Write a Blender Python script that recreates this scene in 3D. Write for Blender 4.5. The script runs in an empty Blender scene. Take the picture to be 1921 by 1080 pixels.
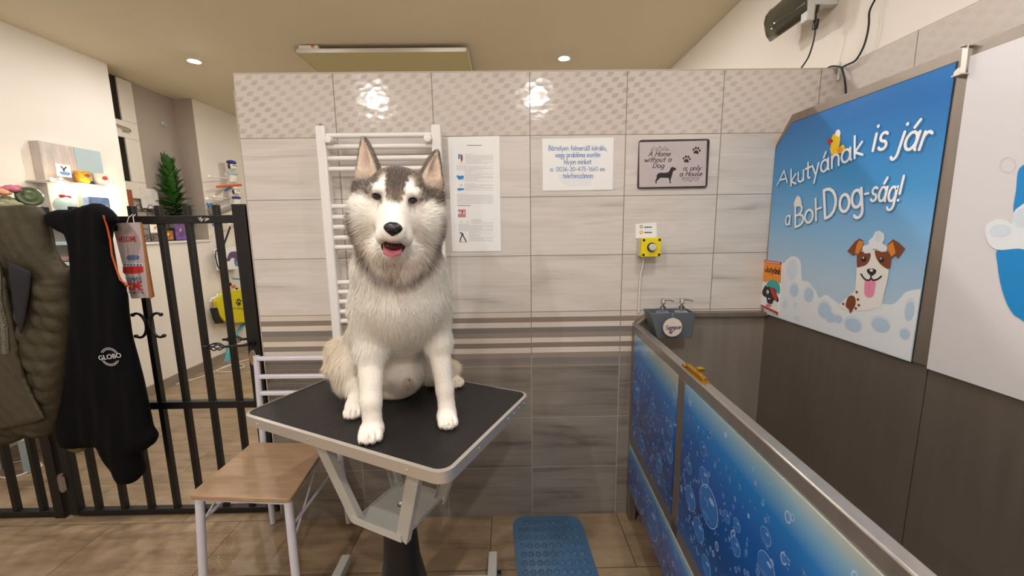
import bpy, math, random
import numpy as np
from mathutils import Vector, Matrix
S = bpy.context.scene
COL = S.collection
random.seed(7)
RNG = np.random.default_rng(11)
R_ = math.radians

# ------------------------------------------------------------------ camera
FPX = 749.617
CAM = np.array([0.69607, -1.74018, 1.37543])
CR = np.array([0.99981985, -0.01356969, -0.01327132])
CU = np.array([0.01517096, 0.15113838, 0.98839619])
CF = np.array([0.01140643, 0.98841947, -0.15131701])
cd = bpy.data.cameras.new('camera'); co = bpy.data.objects.new('camera', cd); COL.objects.link(co)
cd.sensor_fit = 'HORIZONTAL'; cd.sensor_width = 36; cd.lens = FPX / 1921 * 36; cd.clip_start = 0.02
mw = Matrix.Identity(4)
for i in range(3):
    mw[i][0] = CR[i]; mw[i][1] = CU[i]; mw[i][2] = -CF[i]; mw[i][3] = CAM[i]
co.matrix_world = mw
S.camera = co

def pt(px, py, p, n):
    """a pixel of the 1921x1080 photograph as a point on the real plane through p with normal n"""
    v = CF + CR * ((px - 960.5) / FPX) - CU * ((py - 540) / FPX)
    n = np.array(n, float); t = ((np.array(p, float) - CAM) @ n) / (v @ n)
    return CAM + v * t
def onx(px, py, x): return pt(px, py, (x, 0, 0), (1, 0, 0))
def ony(px, py, y): return pt(px, py, (0, y, 0), (0, 1, 0))
def onz(px, py, z): return pt(px, py, (0, 0, z), (0, 0, 1))
def spl(pts, k=6):
    """a smooth curve through the points"""
    P = [np.array(p, float) for p in pts]; P = [2 * P[0] - P[1]] + P + [2 * P[-1] - P[-2]]; out = []
    for i in range(1, len(P) - 2):
        a, b, c, d = P[i - 1:i + 3]
        for j in range(k):
            t = j / k; out.append(.5 * (2 * b + (c - a) * t + (2 * a - 5 * b + 4 * c - d) * t * t + (3 * b - a - 3 * c + d) * t ** 3))
    return out + [P[-2]]
def rad(npx, p): return npx * ((np.array(p) - CAM) @ CF) / FPX

# ------------------------------------------------------------------ world, exposure
S.view_settings.view_transform = 'Standard'; S.view_settings.look = 'None'
S.view_settings.gamma = 1; S.view_settings.use_curve_mapping = False
S.view_settings.exposure = -0.16
W = bpy.data.worlds.new('world'); S.world = W; W.use_nodes = True
W.node_tree.nodes['Background'].inputs[0].default_value = (0.5, 0.45, 0.4, 1)
W.node_tree.nodes['Background'].inputs[1].default_value = 0.02
CEIL = 2.65
# ceiling spotlights, some of them unseen and added for light: x, y, watts, label
LAMPS = [(-1.64, 1.53, 14, 'lit recessed ceiling spotlight over the shop beyond the black gate'),
         (1.155, 1.535, 10, 'lit recessed ceiling spotlight right of the flat ceiling panel, above the tiled partition'),
         (-1.66, 0.62, 4, 'recessed ceiling spotlight close to the left wall above the shelf'),
         (-0.75, 0.62, 14, 'recessed ceiling spotlight above the swinging gate leaf'),
         (0.22, 0.62, 18, 'recessed ceiling spotlight straight above the white towel radiator'),
         (1.155, 0.62, 10, 'recessed ceiling spotlight above the shampoo caddy end of the partition'),
         (-1.2, -1.0, 17, 'added unseen ceiling spotlight on the near side over the hanging jackets'),  # near-side row is out of view, added to light the room
         (0.25, -1.35, 14, 'added unseen ceiling spotlight on the near side over the grooming table'),
         (1.35, -1.05, 12, 'added unseen ceiling spotlight on the near side over the dog wash tub'),
         (-0.6, -2.5, 30, 'added unseen ceiling spotlight behind the viewer on the left'),  # unseen, added to light from the viewer's side
         (1.0, -2.45, 30, 'recessed ceiling spotlight behind the viewer on the right'),
         (-0.9, 3.2, 18, 'added unseen ceiling spotlight at the far back of the shop on the left'),  # unseen far pair, added as fill for the shop
         (1.0, 3.2, 18, 'added unseen ceiling spotlight at the far back of the shop on the right')]
LAMP_COL = (1.0, 0.97, 0.935)

# ------------------------------------------------------------------ materials
def lin(h):
    if isinstance(h, str):
        c = [int(h[i:i+2], 16) / 255 for i in (0, 2, 4)]
    else: c = list(h)
    return tuple(x / 12.92 if x <= .04045 else ((x + .055) / 1.055) ** 2.4 for x in c) + (1,)
class NT:
    def __init__(s, m): s.m = m; s.t = m.node_tree; s.L = s.t.links
    def n(s, typ, **k):
        o = s.t.nodes.new(typ)
        for a, b in k.items(): setattr(o, a, b)
        return o
    def put(s, sock, v):
        if hasattr(v, 'is_linked') or isinstance(v, bpy.types.NodeSocket): s.L.new(v, sock)
        else: sock.default_value = v
    def ma(s, op, a, b=None, c=None):
        o = s.n('ShaderNodeMath', operation=op); s.put(o.inputs[0], a)
        if b is not None: s.put(o.inputs[1], b)
        if c is not None: s.put(o.inputs[2], c)
        return o.outputs[0]
    def mix(s, f, a, b):
        o = s.n('ShaderNodeMix', data_type='RGBA'); s.put(o.inputs[0], f); s.put(o.inputs[6], a); s.put(o.inputs[7], b)
        return o.outputs[2]
    def vec(s, x, y, z):
        o = s.n('ShaderNodeCombineXYZ'); s.put(o.inputs[0], x); s.put(o.inputs[1], y); s.put(o.inputs[2], z); return o.outputs[0]
    def noise(s, v, scale, detail=3, rough=.5, dist=0):
        o = s.n('ShaderNodeTexNoise'); s.L.new(v, o.inputs['Vector']); o.inputs['Scale'].default_value = scale
        o.inputs['Detail'].default_value = detail; o.inputs['Roughness'].default_value = rough; o.inputs['Distortion'].default_value = dist
        return o.outputs[0]
    def ramp(s, f, pts, interp='LINEAR'):
        o = s.n('ShaderNodeValToRGB'); s.L.new(f, o.inputs[0]); e = o.color_ramp; e.interpolation = interp
        while len(e.elements) < len(pts): e.elements.new(.5)
        for i, (p, c) in enumerate(pts):
            e.elements[i].position = p; e.elements[i].color = c if len(c) == 4 else tuple(c) + (1,)
        return o.outputs[0]
    def pos(s):
        g = s.n('ShaderNodeNewGeometry'); x = s.n('ShaderNodeSeparateXYZ'); s.L.new(g.outputs['Position'], x.inputs[0])
        return g.outputs['Position'], x.outputs[0], x.outputs[1], x.outputs[2]
    def bump(s, h, strength, dist=.01):
        o = s.n('ShaderNodeBump'); s.L.new(h, o.inputs['Height']); o.inputs['Strength'].default_value = strength
        o.inputs['Distance'].default_value = dist; s.L.new(o.outputs[0], s.b.inputs['Normal']); return o
def mat(name, col, rough=.5, metal=0, noise=None, bump=None, emit=None, coat=0, trans=0, alpha=1, sheen=0, spec=.5):
    m = bpy.data.materials.new(name); m.use_nodes = True
    b = m.node_tree.nodes['Principled BSDF']; N = NT(m); N.b = b
    c = lin(col); b.inputs['Base Color'].default_value = c
    b.inputs['Roughness'].default_value = rough; b.inputs['Metallic'].default_value = metal
    b.inputs['Specular IOR Level'].default_value = spec
    if coat: b.inputs['Coat Weight'].default_value = coat; b.inputs['Coat Roughness'].default_value = .08
    if trans: b.inputs['Transmission Weight'].default_value = trans
    if alpha < 1: b.inputs['Alpha'].default_value = alpha
    if sheen: b.inputs['Sheen Weight'].default_value = sheen
    if emit: b.inputs['Emission Color'].default_value = lin(emit[0]); b.inputs['Emission Strength'].default_value = emit[1]
    if noise or bump:
        tc = N.n('ShaderNodeTexCoord'); ov = tc.outputs['Object']
    if noise:
        mp = N.n('ShaderNodeMapping'); N.L.new(ov, mp.inputs[0]); mp.inputs['Scale'].default_value = noise[2] if len(noise) > 2 else (1, 1, 1)
        f = N.noise(mp.outputs[0], noise[0], 4, .6)
        a = noise[1]; lo = tuple(max(0, x * (1 - a)) for x in c[:3]) + (1,); hi = tuple(min(1, x * (1 + a)) for x in c[:3]) + (1,)
        N.L.new(N.ramp(f, [(.3, lo), (.7, hi)]), b.inputs['Base Color'])
    if bump:
        N.bump(N.noise(ov, bump[0], 3), bump[1], bump[2] if len(bump) > 2 else .01)
    return m

def tile_material(name, axis):
    m = mat(name, 'c8b8a8', .16); N = NT(m); b = m.node_tree.nodes['Principled BSDF']; N.b = b
    p, x, y, z = N.pos(); a = x if axis == 'x' else N.ma('ADD', y, -.074 + 4)
    u = N.ma('DIVIDE', a, .4); v = N.ma('DIVIDE', N.ma('SUBTRACT', 2.0, z), .25)
    fu = N.ma('FRACT', u); fv = N.ma('FRACT', v); iu = N.ma('FLOOR', u); iv = N.ma('FLOOR', v)
    du = N.ma('MULTIPLY', N.ma('MINIMUM', fu, N.ma('SUBTRACT', 1, fu)), .4)
    dv = N.ma('MULTIPLY', N.ma('MINIMUM', fv, N.ma('SUBTRACT', 1, fv)), .25)
    grout = N.ma('MAXIMUM', N.ma('LESS_THAN', du, .0017), N.ma('LESS_THAN', dv, .0014))
    wn = N.n('ShaderNodeTexWhiteNoise', noise_dimensions='2D'); N.L.new(N.vec(iu, iv, 0), wn.inputs[0]); rnd = wn.outputs[0]
    gv = N.vec(N.ma('ADD', N.ma('MULTIPLY', a, 1.5), N.ma('MULTIPLY', rnd, 13)), N.ma('MULTIPLY', rnd, 7),
               N.ma('MULTIPLY', z, 11))
    g1 = N.noise(gv, 1.0, 5, .55, .6)
    gv2 = N.vec(N.ma('ADD', N.ma('MULTIPLY', a, 2.5), N.ma('MULTIPLY', rnd, 31)), 3.0, N.ma('MULTIPLY', z, 90))
    g2 = N.noise(gv2, 1.0, 3, .6)
    g = N.ma('ADD', N.ma('MULTIPLY', g1, .72), N.ma('MULTIPLY', g2, .28))
    light = N.ramp(g, [(.3, lin('a49c94')), (.43, lin('c8c0b8')), (.57, lin('d4ccc5')), (.72, lin('bab2aa'))])
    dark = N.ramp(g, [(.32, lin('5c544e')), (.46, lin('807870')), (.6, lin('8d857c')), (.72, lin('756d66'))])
    # band of thin mosaic stripes
    si = N.ma('DIVIDE', N.ma('SUBTRACT', 1.0, z), .258)
    wob = N.ma('MULTIPLY', N.ma('SUBTRACT', g1, .5), .012)
    sc = ['d2c6ba', '8a7d71', 'd6cabd', '7c7672', '94887c', 'd8ccc0', '887b6f', 'd8ccc0', '96897d', '827a74', '8a7e74']
    stripe = N.ramp(N.ma('ADD', si, wob), [(i / 11, lin(c)) for i, c in enumerate(sc)], 'CONSTANT')
    stripe = N.mix(N.ma('MULTIPLY', N.ma('SUBTRACT', .62, g), .55), stripe, lin('5f554e'))
    # relief row: small slanted lozenges
    zz = N.ma('DIVIDE', z, .0208); row = N.ma('FLOOR', zz); fr = N.ma('FRACT', zz)
    sh = N.ma('ADD', N.ma('DIVIDE', a, .0667), N.ma('ADD', N.ma('MULTIPLY', row, .3333), N.ma('MULTIPLY', fr, -.17)))
    tri = N.ma('ABSOLUTE', N.ma('SUBTRACT', N.ma('FRACT', sh), .5)); tv = N.ma('ABSOLUTE', N.ma('SUBTRACT', fr, .5))
    sm = lambda q, a_, b_: N.ma('MINIMUM', 1, N.ma('MAXIMUM', 0, N.ma('DIVIDE', N.ma('SUBTRACT', b_, q), b_ - a_)))
    broad = N.noise(p, 3.0, 2, .5)
    lz = N.ma('MULTIPLY', N.ma('MULTIPLY', sm(tri, .13, .24), sm(tv, .36, .52)), N.ma('SUBTRACT', 1.6, N.ma('MULTIPLY', broad, 1.7)))
    rel = N.mix(N.ma('MULTIPLY', lz, .5 if axis == 'x' else .12), N.mix(g2, lin('c6bcb3'), lin('d2c8bf')), lin('968b82'))
    c = N.mix(N.ma('LESS_THAN', v, 1.0), light, rel)
    c = N.mix(N.ma('GREATER_THAN', z, 1.0), stripe, c)
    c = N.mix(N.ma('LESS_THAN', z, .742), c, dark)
    gr = N.mix(N.ma('LESS_THAN', z, .8), lin('7d7268'), lin('a59a8e'))
    c = N.mix(grout, c, gr)
    N.L.new(c, b.inputs['Base Color'])
    isrel = N.ma('LESS_THAN', v, 1.0)
    N.L.new(N.ma('ADD', N.ma('MULTIPLY', grout, .5), N.ma('ADD', .2, N.ma('MULTIPLY', isrel, -.1))), b.inputs['Roughness'])
    vor = N.n('ShaderNodeTexVoronoi'); N.L.new(N.vec(N.ma('MULTIPLY', a, 30), 0, N.ma('MULTIPLY', z, 44)), vor.inputs['Vector']); vor.inputs['Scale'].default_value = 1
    h = N.ma('ADD', N.ma('MULTIPLY', N.ma('MULTIPLY', vor.outputs['Distance'], isrel), .3), N.ma('MULTIPLY', grout, -.5))
    N.bump(h, .35, .004)
    return m

def floor_material():
    m = mat('wood look floor tiles', '8c7a64', .3); N = NT(m); b = m.node_tree.nodes['Principled BSDF']; N.b = b
    p, x, y, z = N.pos()
    v = N.ma('DIVIDE', N.ma('ADD', y, 6.0), .31)
    v = N.ma('DIVIDE', N.ma('ADD', y, 6.2 - .0), .31); iv = N.ma('FLOOR', v); fv = N.ma('FRACT', v)
    off = N.ma('MULTIPLY', N.ma('MODULO', iv, 2), .32)
    u = N.ma('DIVIDE', N.ma('ADD', N.ma('ADD', x, off), 6.0 - .325), .6); iu = N.ma('FLOOR', u); fu = N.ma('FRACT', u)
    du = N.ma('MULTIPLY', N.ma('MINIMUM', fu, N.ma('SUBTRACT', 1, fu)), .6)
    dv = N.ma('MULTIPLY', N.ma('MINIMUM', fv, N.ma('SUBTRACT', 1, fv)), .31)
    grout = N.ma('LESS_THAN', N.ma('MINIMUM', du, dv), .0016)
    wn = N.n('ShaderNodeTexWhiteNoise', noise_dimensions='2D'); N.L.new(N.vec(iu, iv, 0), wn.inputs[0]); rnd = wn.outputs[0]
    g1 = N.noise(N.vec(N.ma('ADD', N.ma('MULTIPLY', x, 3), N.ma('MULTIPLY', rnd, 17)), N.ma('MULTIPLY', y, 16), rnd), 1, 5, .6, .5)
    g2 = N.noise(p, 4.5, 4, .6)
    g = N.ma('ADD', N.ma('MULTIPLY', g1, .6), N.ma('MULTIPLY', g2, .4))
    c = N.ramp(g, [(.34, lin('6f5c4a')), (.48, lin('90795f')), (.62, lin('a38c72')), (.75, lin('8e7964'))])
    c = N.mix(grout, c, lin('4a3d31'))
    N.L.new(c, b.inputs['Base Color'])
    # wet patch with ripples near the left front
    dx = N.ma('SUBTRACT', x, -.70); dy = N.ma('SUBTRACT', y, -.25)
    d = N.ma('ADD', N.ma('SQRT', N.ma('ADD', N.ma('MULTIPLY', dx, dx), N.ma('MULTIPLY', dy, dy))), N.ma('MULTIPLY', g2, .2))
    wet = N.ma('LESS_THAN', d, .33)
    N.L.new(N.ma('SUBTRACT', N.ma('ADD', .26, N.ma('MULTIPLY', g1, .14)), N.ma('MULTIPLY', wet, .24)), b.inputs['Roughness'])
    rip = N.noise(p, 75, 2, .5)
    N.bump(N.ma('ADD', N.ma('MULTIPLY', N.ma('MULTIPLY', rip, wet), 1.0), N.ma('MULTIPLY', grout, -.3)), .5, .004)
    return m

def steel_material(name, col, rough, metal=.8):
    m = mat(name, col, rough, metal); N = NT(m); b = m.node_tree.nodes['Principled BSDF']; N.b = b
    p, x, y, z = N.pos()
    f = N.noise(N.vec(N.ma('MULTIPLY', x, 40), N.ma('MULTIPLY', y, 40), N.ma('MULTIPLY', z, 3)), 1, 3)
    c = lin(col)
    N.L.new(N.ramp(f, [(.3, tuple(k * .9 for k in c[:3]) + (1,)), (.7, c)]), b.inputs['Base Color'])
    N.L.new(N.ma('ADD', rough - .06, N.ma('MULTIPLY', f, .12)), b.inputs['Roughness'])
    return m

def grad_material(name, axis, lo, hi, stops, rough=.25, extra=None):
    """a printed sheet whose ink runs through colour stops along a world axis"""
    m = mat(name, 'ffffff', rough, coat=.3); N = NT(m); b = m.node_tree.nodes['Principled BSDF']; N.b = b
    p, x, y, z = N.pos(); a = {'x': x, 'y': y, 'z': z}[axis]
    if extra: a = N.ma('ADD', a, N.ma('MULTIPLY', {'x': x, 'y': y, 'z': z}[extra[0]], extra[1]))
    f = N.ma('DIVIDE', N.ma('SUBTRACT', a, lo), hi - lo)
    N.L.new(N.ramp(f, [(q, lin(c)) for q, c in stops]), b.inputs['Base Color'])
    return m

def bubble_print(name, z0, z1, y0, y1):
    """underwater photo print: deep blue with pale corner and many small bubbles"""
    m = mat(name, '1560a8', .22, coat=.3); N = NT(m); b = m.node_tree.nodes['Principled BSDF']; N.b = b
    p, x, y, z = N.pos()
    fz = N.ma('DIVIDE', N.ma('SUBTRACT', z, z0), z1 - z0); fy = N.ma('DIVIDE', N.ma('SUBTRACT', y, y0), y1 - y0)
    t = N.ma('ADD', N.ma('MULTIPLY', fz, .92), N.ma('MULTIPLY', N.ma('SUBTRACT', 1, fy), .1))
    base = N.ramp(t, [(0, lin('2b5596')), (.3, lin('0f3f84')), (.62, lin('0a5ab0')), (.8, lin('1677c6')), (.91, lin('7ca9c4')), (.98, lin('b4b8ae'))])
    out = base
    for sc, th, k in ((34, .2, .55), (70, .24, .4)):
        vo = N.n('ShaderNodeTexVoronoi'); N.L.new(N.vec(0, y, N.ma('MULTIPLY', z, .75)), vo.inputs['Vector']); vo.inputs['Scale'].default_value = sc
        dd = vo.outputs['Distance']; cell = N.n('ShaderNodeSeparateColor'); N.L.new(vo.outputs['Color'], cell.inputs[0])
        lim = N.ma('MULTIPLY', cell.outputs[0], th * 1.6)
        ins = N.ma('LESS_THAN', dd, lim); ring = N.ma('MULTIPLY', ins, N.ma('GREATER_THAN', dd, N.ma('MULTIPLY', lim, .72)))
        gate = N.ma('GREATER_THAN', N.ma('ADD', cell.outputs[1], N.ma('MULTIPLY', t, -.55)), .28)
        out = N.mix(N.ma('MULTIPLY', N.ma('MULTIPLY', ins, gate), .3), out, lin('6f9fd8'))
        out = N.mix(N.ma('MULTIPLY', N.ma('MULTIPLY', ring, gate), k), out, lin('c8d8f0'))
    N.L.new(out, b.inputs['Base Color'])
    return m

M = {}
M['plaster'] = mat('white wall paint', 'e4dcd2', .75, bump=(60, .05))
M['ceil'] = mat('ceiling paint', 'd8cfb8', .8)
M['store'] = mat('far wall paint', 'ddd8b4', .8)
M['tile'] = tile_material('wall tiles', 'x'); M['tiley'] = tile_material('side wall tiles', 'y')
M['floor'] = floor_material()
M['trimgrey'] = mat('grey wood baseboard', '8d7f70', .5, noise=(8, .15, (1, 1, 8)))
M['edge'] = mat('partition plaster edge', 'c2b3a6', .6)
M['white_metal'] = mat('white enamel', 'e6e2de', .28, coat=.3)
M['white_tube'] = mat('white painted tube', 'd4d2dc', .35)
M['black_iron'] = mat('black painted iron', '070606', .45, bump=(300, .1))
M['steel'] = steel_material('brushed stainless steel', 'b0a9a4', .36)
M['steel_in'] = steel_material('stainless sheet', 'aaa096', .48, .6)
M['steel_back'] = steel_material('stainless back sheet', '8c8177', .48, .7)
M['steel_dark'] = steel_material('stainless frame', '9a8f85', .45, .75)
M['chrome'] = mat('chrome', 'd0d0d0', .08, 1)
M['alu'] = mat('aluminium edging', 'd2ccc4', .38, .7)
M['brass'] = mat('yellow brass', 'c89a30', .25, .9)
M['paper'] = mat('white paper', 'eae8e6', .6)
M['ink_blue'] = mat('blue ink', '5b83b8', .6)
M['ink_grey'] = mat('grey print', 'bcb6ba', .6)
M['ink_black'] = mat('black ink', '1c1b1e', .5)
M['ink_white'] = mat('white print', 'eef0f2', .3)
M['ink_red'] = mat('red print', 'b8312c', .5)
M['ink_orange'] = mat('orange print', 'ee8f2a', .45)
M['ink_teal'] = mat('teal print', '3fa79c', .5)
M['ink_yellow'] = mat('yellow print', 'f2c51e', .4)
M['ink_amber'] = mat('amber print', 'e09a14', .4)
M['ink_brown'] = mat('brown print', '8a451f', .4)
M['ink_pink'] = mat('pink print', 'e58aa8', .4)
M['ink_rose'] = mat('rose print', 'c87f86', .5)
M['ink_pale'] = mat('pale blue print', 'b3cadf', .35)
M['ink_foam'] = mat('foam white print', 'dfe3e8', .35)
M['ink_foam2'] = mat('foam shade print', 'd0dae5', .35)
M['ink_sky'] = mat('mid blue print', '1a86cc', .3)
M['ink_shadow'] = mat('letter shadow print', '4a86b8', .35)
M['rubber'] = mat('black ribbed rubber', '1b191a', .42)
_n = NT(M['rubber']); _n.b = M['rubber'].node_tree.nodes['Principled BSDF']; _p, _x, _y, _z = _n.pos()
_a = _n.ma('SUBTRACT', _n.ma('MULTIPLY', _x, .899), _n.ma('MULTIPLY', _y, .437)); _b2 = _n.ma('ADD', _n.ma('MULTIPLY', _x, .437), _n.ma('MULTIPLY', _y, .899))
_n.bump(_n.ma('MULTIPLY', _n.ma('SINE', _n.ma('MULTIPLY', _a, 690)), _n.ma('SINE', _n.ma('MULTIPLY', _b2, 690))), .5, .0012)
M['grey_paint'] = mat('light grey enamel', 'bfbdb6', .4)
M['black_plastic'] = mat('black plastic', '0f0e10', .35)
M['wood_seat'] = mat('light beech laminate', 'a98a6c', .42, noise=(5, .12, (2, 12, 2)))
M['wood_edge'] = mat('worn board edge', 'a06a3c', .6)
M['dark_grey'] = mat('dark grey plastic', '5c6268', .45)
M['clear'] = mat('clear plastic bottle', 'dfe6ea', .1, trans=.85)
M['soap'] = mat('violet soap', '6d5cc0', .2)
M['yellow'] = mat('yellow box plastic', 'e6cf12', .4)
M['lightgrey'] = mat('light grey plastic', 'c9c7c4', .4)
M['matblue'] = mat('blue bath mat vinyl', '42678a', .22, coat=.4)
M['leaf'] = mat('dark green leaf', '345f26', .4, noise=(20, .35))
M['green'] = mat('green glazed clay', '4d5b36', .35, noise=(18, .5))
M['pink'] = mat('pink petal', 'c66f86', .6)
M['peach'] = mat('peach petal', 'dba27c', .6)
M['sage'] = mat('pale sage leaf', 'a9ae8a', .6)
M['greyboard'] = mat('grey washed board', 'c3b8b2', .6, noise=(6, .18, (1, 6, 1)))
M['paleblue'] = mat('pale blue paint', 'a9bcc0', .5)
M['bulb_bright'] = mat('bright warm bulb', 'ffffff', .3, emit=('fff0d0', 160))
M['recess'] = mat('shaded recess wall', 'a3968a', .8)  # shade inside the recess put into a darker wall colour
M['bulb'] = mat('warm fairy bulb', 'ffffff', .3, emit=('ffe2b0', 25))

M['chrome_ring'] = mat('white spotlight ring', 'd8d4cc', .4)
M['visor'] = mat('smoked glass visor', '34362f', .1, coat=.5)
M['glassdark'] = mat('night window pane', '0d0f0d', .08)
M['winframe'] = mat('white window frame', 'd6ccbe', .5)
M['panel'] = mat('pale ceiling panel', 'c4bd92', .6)
M['cream'] = mat('cream plush', 'e8e4da', .8)
M['plush_blue'] = mat('blue spotted cap', '2c3f8c', .7, noise=(90, .8))
M['plush_ltblue'] = mat('pale blue scarf', 'b4ccd2', .8)
M['orange_rub'] = mat('orange rubber', 'd85a26', .45)
M['blue_rub'] = mat('blue rubber', '2d4f93', .45)
M['teal_cloth'] = mat('turquoise fabric', '58b2bd', .8)
M['bag_yellow'] = mat('yellow shopping bag', 'd2c414', .6)
M['purple'] = mat('purple picture', '6b4f8c', .5, noise=(30, .6))
M['cardred'] = mat('russet card', '8a4325', .6)
M['butterfly'] = mat('blue butterfly wing', '4f86b4', .4, noise=(60, .4))
M['cable_white'] = mat('white cable', 'd8d2cc', .5)
M['clip'] = mat('translucent plastic clip', 'cfd4d2', .25)
M['signmetal'] = mat('aged enamel sign', 'bdb1b2', .35, noise=(9, .06))
M['signedge'] = mat('rusted sign edge', '3c2a2c', .6, noise=(40, .5))
M['signwood'] = mat('weathered white board', 'b7a6a4', .6, noise=(10, .1))

# ------------------------------------------------------------------ geometry
def frame_of(d):
    d = d / np.linalg.norm(d); a = np.array([0, 0, 1.]) if abs(d[2]) < .9 else np.array([0, 1., 0])
    x = np.cross(a, d); x /= np.linalg.norm(x); return x, np.cross(d, x), d
class G:
    def __init__(s): s.v = []; s.f = []; s.m = []
    def add(s, vs, fs, mi=0):
        o = len(s.v); s.v += [tuple(map(float, v)) for v in vs]; s.f += [tuple(i + o for i in f) for f in fs]; s.m += [mi] * len(fs)
        return s
    def box(s, c, sz, mi=0, rz=0):
        c = np.array(c, float); h = np.array(sz) / 2; ca, sa = math.cos(rz), math.sin(rz); vs = []
        for dz in (-1, 1):
            for dx, dy in ((-1, -1), (1, -1), (1, 1), (-1, 1)):
                x, y = dx * h[0], dy * h[1]; vs.append(c + (x * ca - y * sa, x * sa + y * ca, dz * h[2]))
        return s.add(vs, [(3, 2, 1, 0), (4, 5, 6, 7), (0, 1, 5, 4), (1, 2, 6, 5), (2, 3, 7, 6), (3, 0, 4, 7)], mi)
    def bx(s, x0, x1, y0, y1, z0, z1, mi=0): return s.box(((x0 + x1) / 2, (y0 + y1) / 2, (z0 + z1) / 2), (x1 - x0, y1 - y0, z1 - z0), mi)
    def bar(s, p0, p1, w, h, up=(0, 0, 1), mi=0):
        p0 = np.array(p0, float); p1 = np.array(p1, float); d = p1 - p0; d /= np.linalg.norm(d)
        x = np.cross(d, np.array(up, float)); x /= np.linalg.norm(x); y = np.cross(x, d); vs = []
        for p in (p0, p1):
            for a, b in ((-1, -1), (1, -1), (1, 1), (-1, 1)): vs.append(p + x * a * w / 2 + y * b * h / 2)
        return s.add(vs, [(3, 2, 1, 0), (4, 5, 6, 7), (0, 1, 5, 4), (1, 2, 6, 5), (2, 3, 7, 6), (3, 0, 4, 7)], mi)
    def tube(s, pts, r, n=10, mi=0):
        P = [np.array(p, float) for p in pts]; k = len(P); rr = r if hasattr(r, '__len__') else [r] * k; vs = []; x = None
        for i in range(k):
            d = P[min(i + 1, k - 1)] - P[max(i - 1, 0)]; d = d / (np.linalg.norm(d) + 1e-12)
            if x is None: x = frame_of(d)[0]
            x = x - d * (x @ d); x /= np.linalg.norm(x); y = np.cross(d, x)
            for j in range(n):
                a = 2 * math.pi * j / n; vs.append(P[i] + (x * math.cos(a) + y * math.sin(a)) * rr[i])
        fs = [(i * n + j, i * n + (j + 1) % n, (i + 1) * n + (j + 1) % n, (i + 1) * n + j) for i in range(k - 1) for j in range(n)]
        fs += [tuple(range(n - 1, -1, -1)), tuple((k - 1) * n + j for j in range(n))]
        return s.add(vs, fs, mi)
    def lathe(s, o, prof, n=24, mi=0, ax=(0, 0, 1)):
        x, y, d = frame_of(np.array(ax, float)); o = np.array(o, float); vs = []
        for r, h in prof:
            for j in range(n):
                a = 2 * math.pi * j / n; vs.append(o + d * h + (x * math.cos(a) + y * math.sin(a)) * max(r, 1e-5))
        k = len(prof)
        fs = [(i * n + j, i * n + (j + 1) % n, (i + 1) * n + (j + 1) % n, (i + 1) * n + j) for i in range(k - 1) for j in range(n)]
        fs += [tuple(range(n - 1, -1, -1)), tuple((k - 1) * n + j for j in range(n))]
        return s.add(vs, fs, mi)
    def sph(s, c, r, n=16, mi=0, rot=None):
        r = np.array(r if hasattr(r, '__len__') else (r, r, r), float); k = n // 2; vs = []; c = np.array(c, float)
        for i in range(k + 1):
            t = math.pi * i / k
            for j in range(n):
                a = 2 * math.pi * j / n; q = np.array([math.sin(t) * math.cos(a), math.sin(t) * math.sin(a), math.cos(t)]) * r
                if rot is not None: q = rot @ q
                vs.append(c + q)
        fs = [(i * n + j, (i + 1) * n + j, (i + 1) * n + (j + 1) % n, i * n + (j + 1) % n) for i in range(k) for j in range(n)]
        return s.add(vs, fs, mi)
    def prism(s, poly, off, mi=0, side=None):
        n = len(poly); off = np.array(off, float); vs = [np.array(p, float) for p in poly]; vs += [p + off for p in vs]
        s.add(vs, [tuple(range(n)), tuple(range(2 * n - 1, n - 1, -1))], mi)
        o = len(s.v) - 2 * n
        for i in range(n):
            j = (i + 1) % n; s.f.append((o + i, o + n + i, o + n + j, o + j)); s.m.append(mi if side is None else side)
        return s
    def poly(s, pts, mi=0): return s.add(pts, [tuple(range(len(pts)))], mi)
    def world(s): return np.array(s.v)

def mk(name, g, mats, parent=None, smooth=35, bevel=0, seg=2):
    me = bpy.data.meshes.new(name); v = np.array(g.v, float)
    if parent is not None:
        q = parent; 
        while q is not None: v = v - np.array(q.location); q = q.parent
    me.from_pydata(v.tolist(), [], g.f); me.update()
    mats = mats if isinstance(mats, (list, tuple)) else [mats]
    for m in mats: me.materials.append(m)
    if len(mats) > 1: me.polygons.foreach_set('material_index', g.m)
    o = bpy.data.objects.new(name, me); COL.objects.link(o)
    if parent is not None: o.parent = parent
    if smooth:
        me.shade_smooth()
        try: me.set_sharp_from_angle(angle=R_(smooth))
        except Exception: pass
    if bevel:
        b = o.modifiers.new('b', 'BEVEL'); b.width = bevel; b.segments = seg; b.limit_method = 'ANGLE'; b.angle_limit = R_(40)
    return o
def tag(o, label, cat, group=None, kind=None):
    if label: o['label'] = label
    if cat: o['category'] = cat
    if group: o['group'] = group
    if kind: o['kind'] = kind
    return o
def thing(name, label, cat, loc, group=None):
    o = bpy.data.objects.new(name, None); o.location = tuple(map(float, loc)); o.empty_display_size = .05; COL.objects.link(o)
    return tag(o, label, cat, group)
def solo(name, g, mats, label, cat, group=None, **k):
    """a thing that is one mesh, its origin at its base"""
    v = np.array(g.v); c = (v.min(0) + v.max(0)) / 2; c[2] = v[:, 2].min()
    g.v = [tuple(x) for x in v - c]; o = mk(name, g, mats, None, **k); o.location = c
    return tag(o, label, cat, group)
def struct(name, g, mats, **k):
    o = mk(name, g, mats, None, **k); o['kind'] = 'structure'; return o
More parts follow.
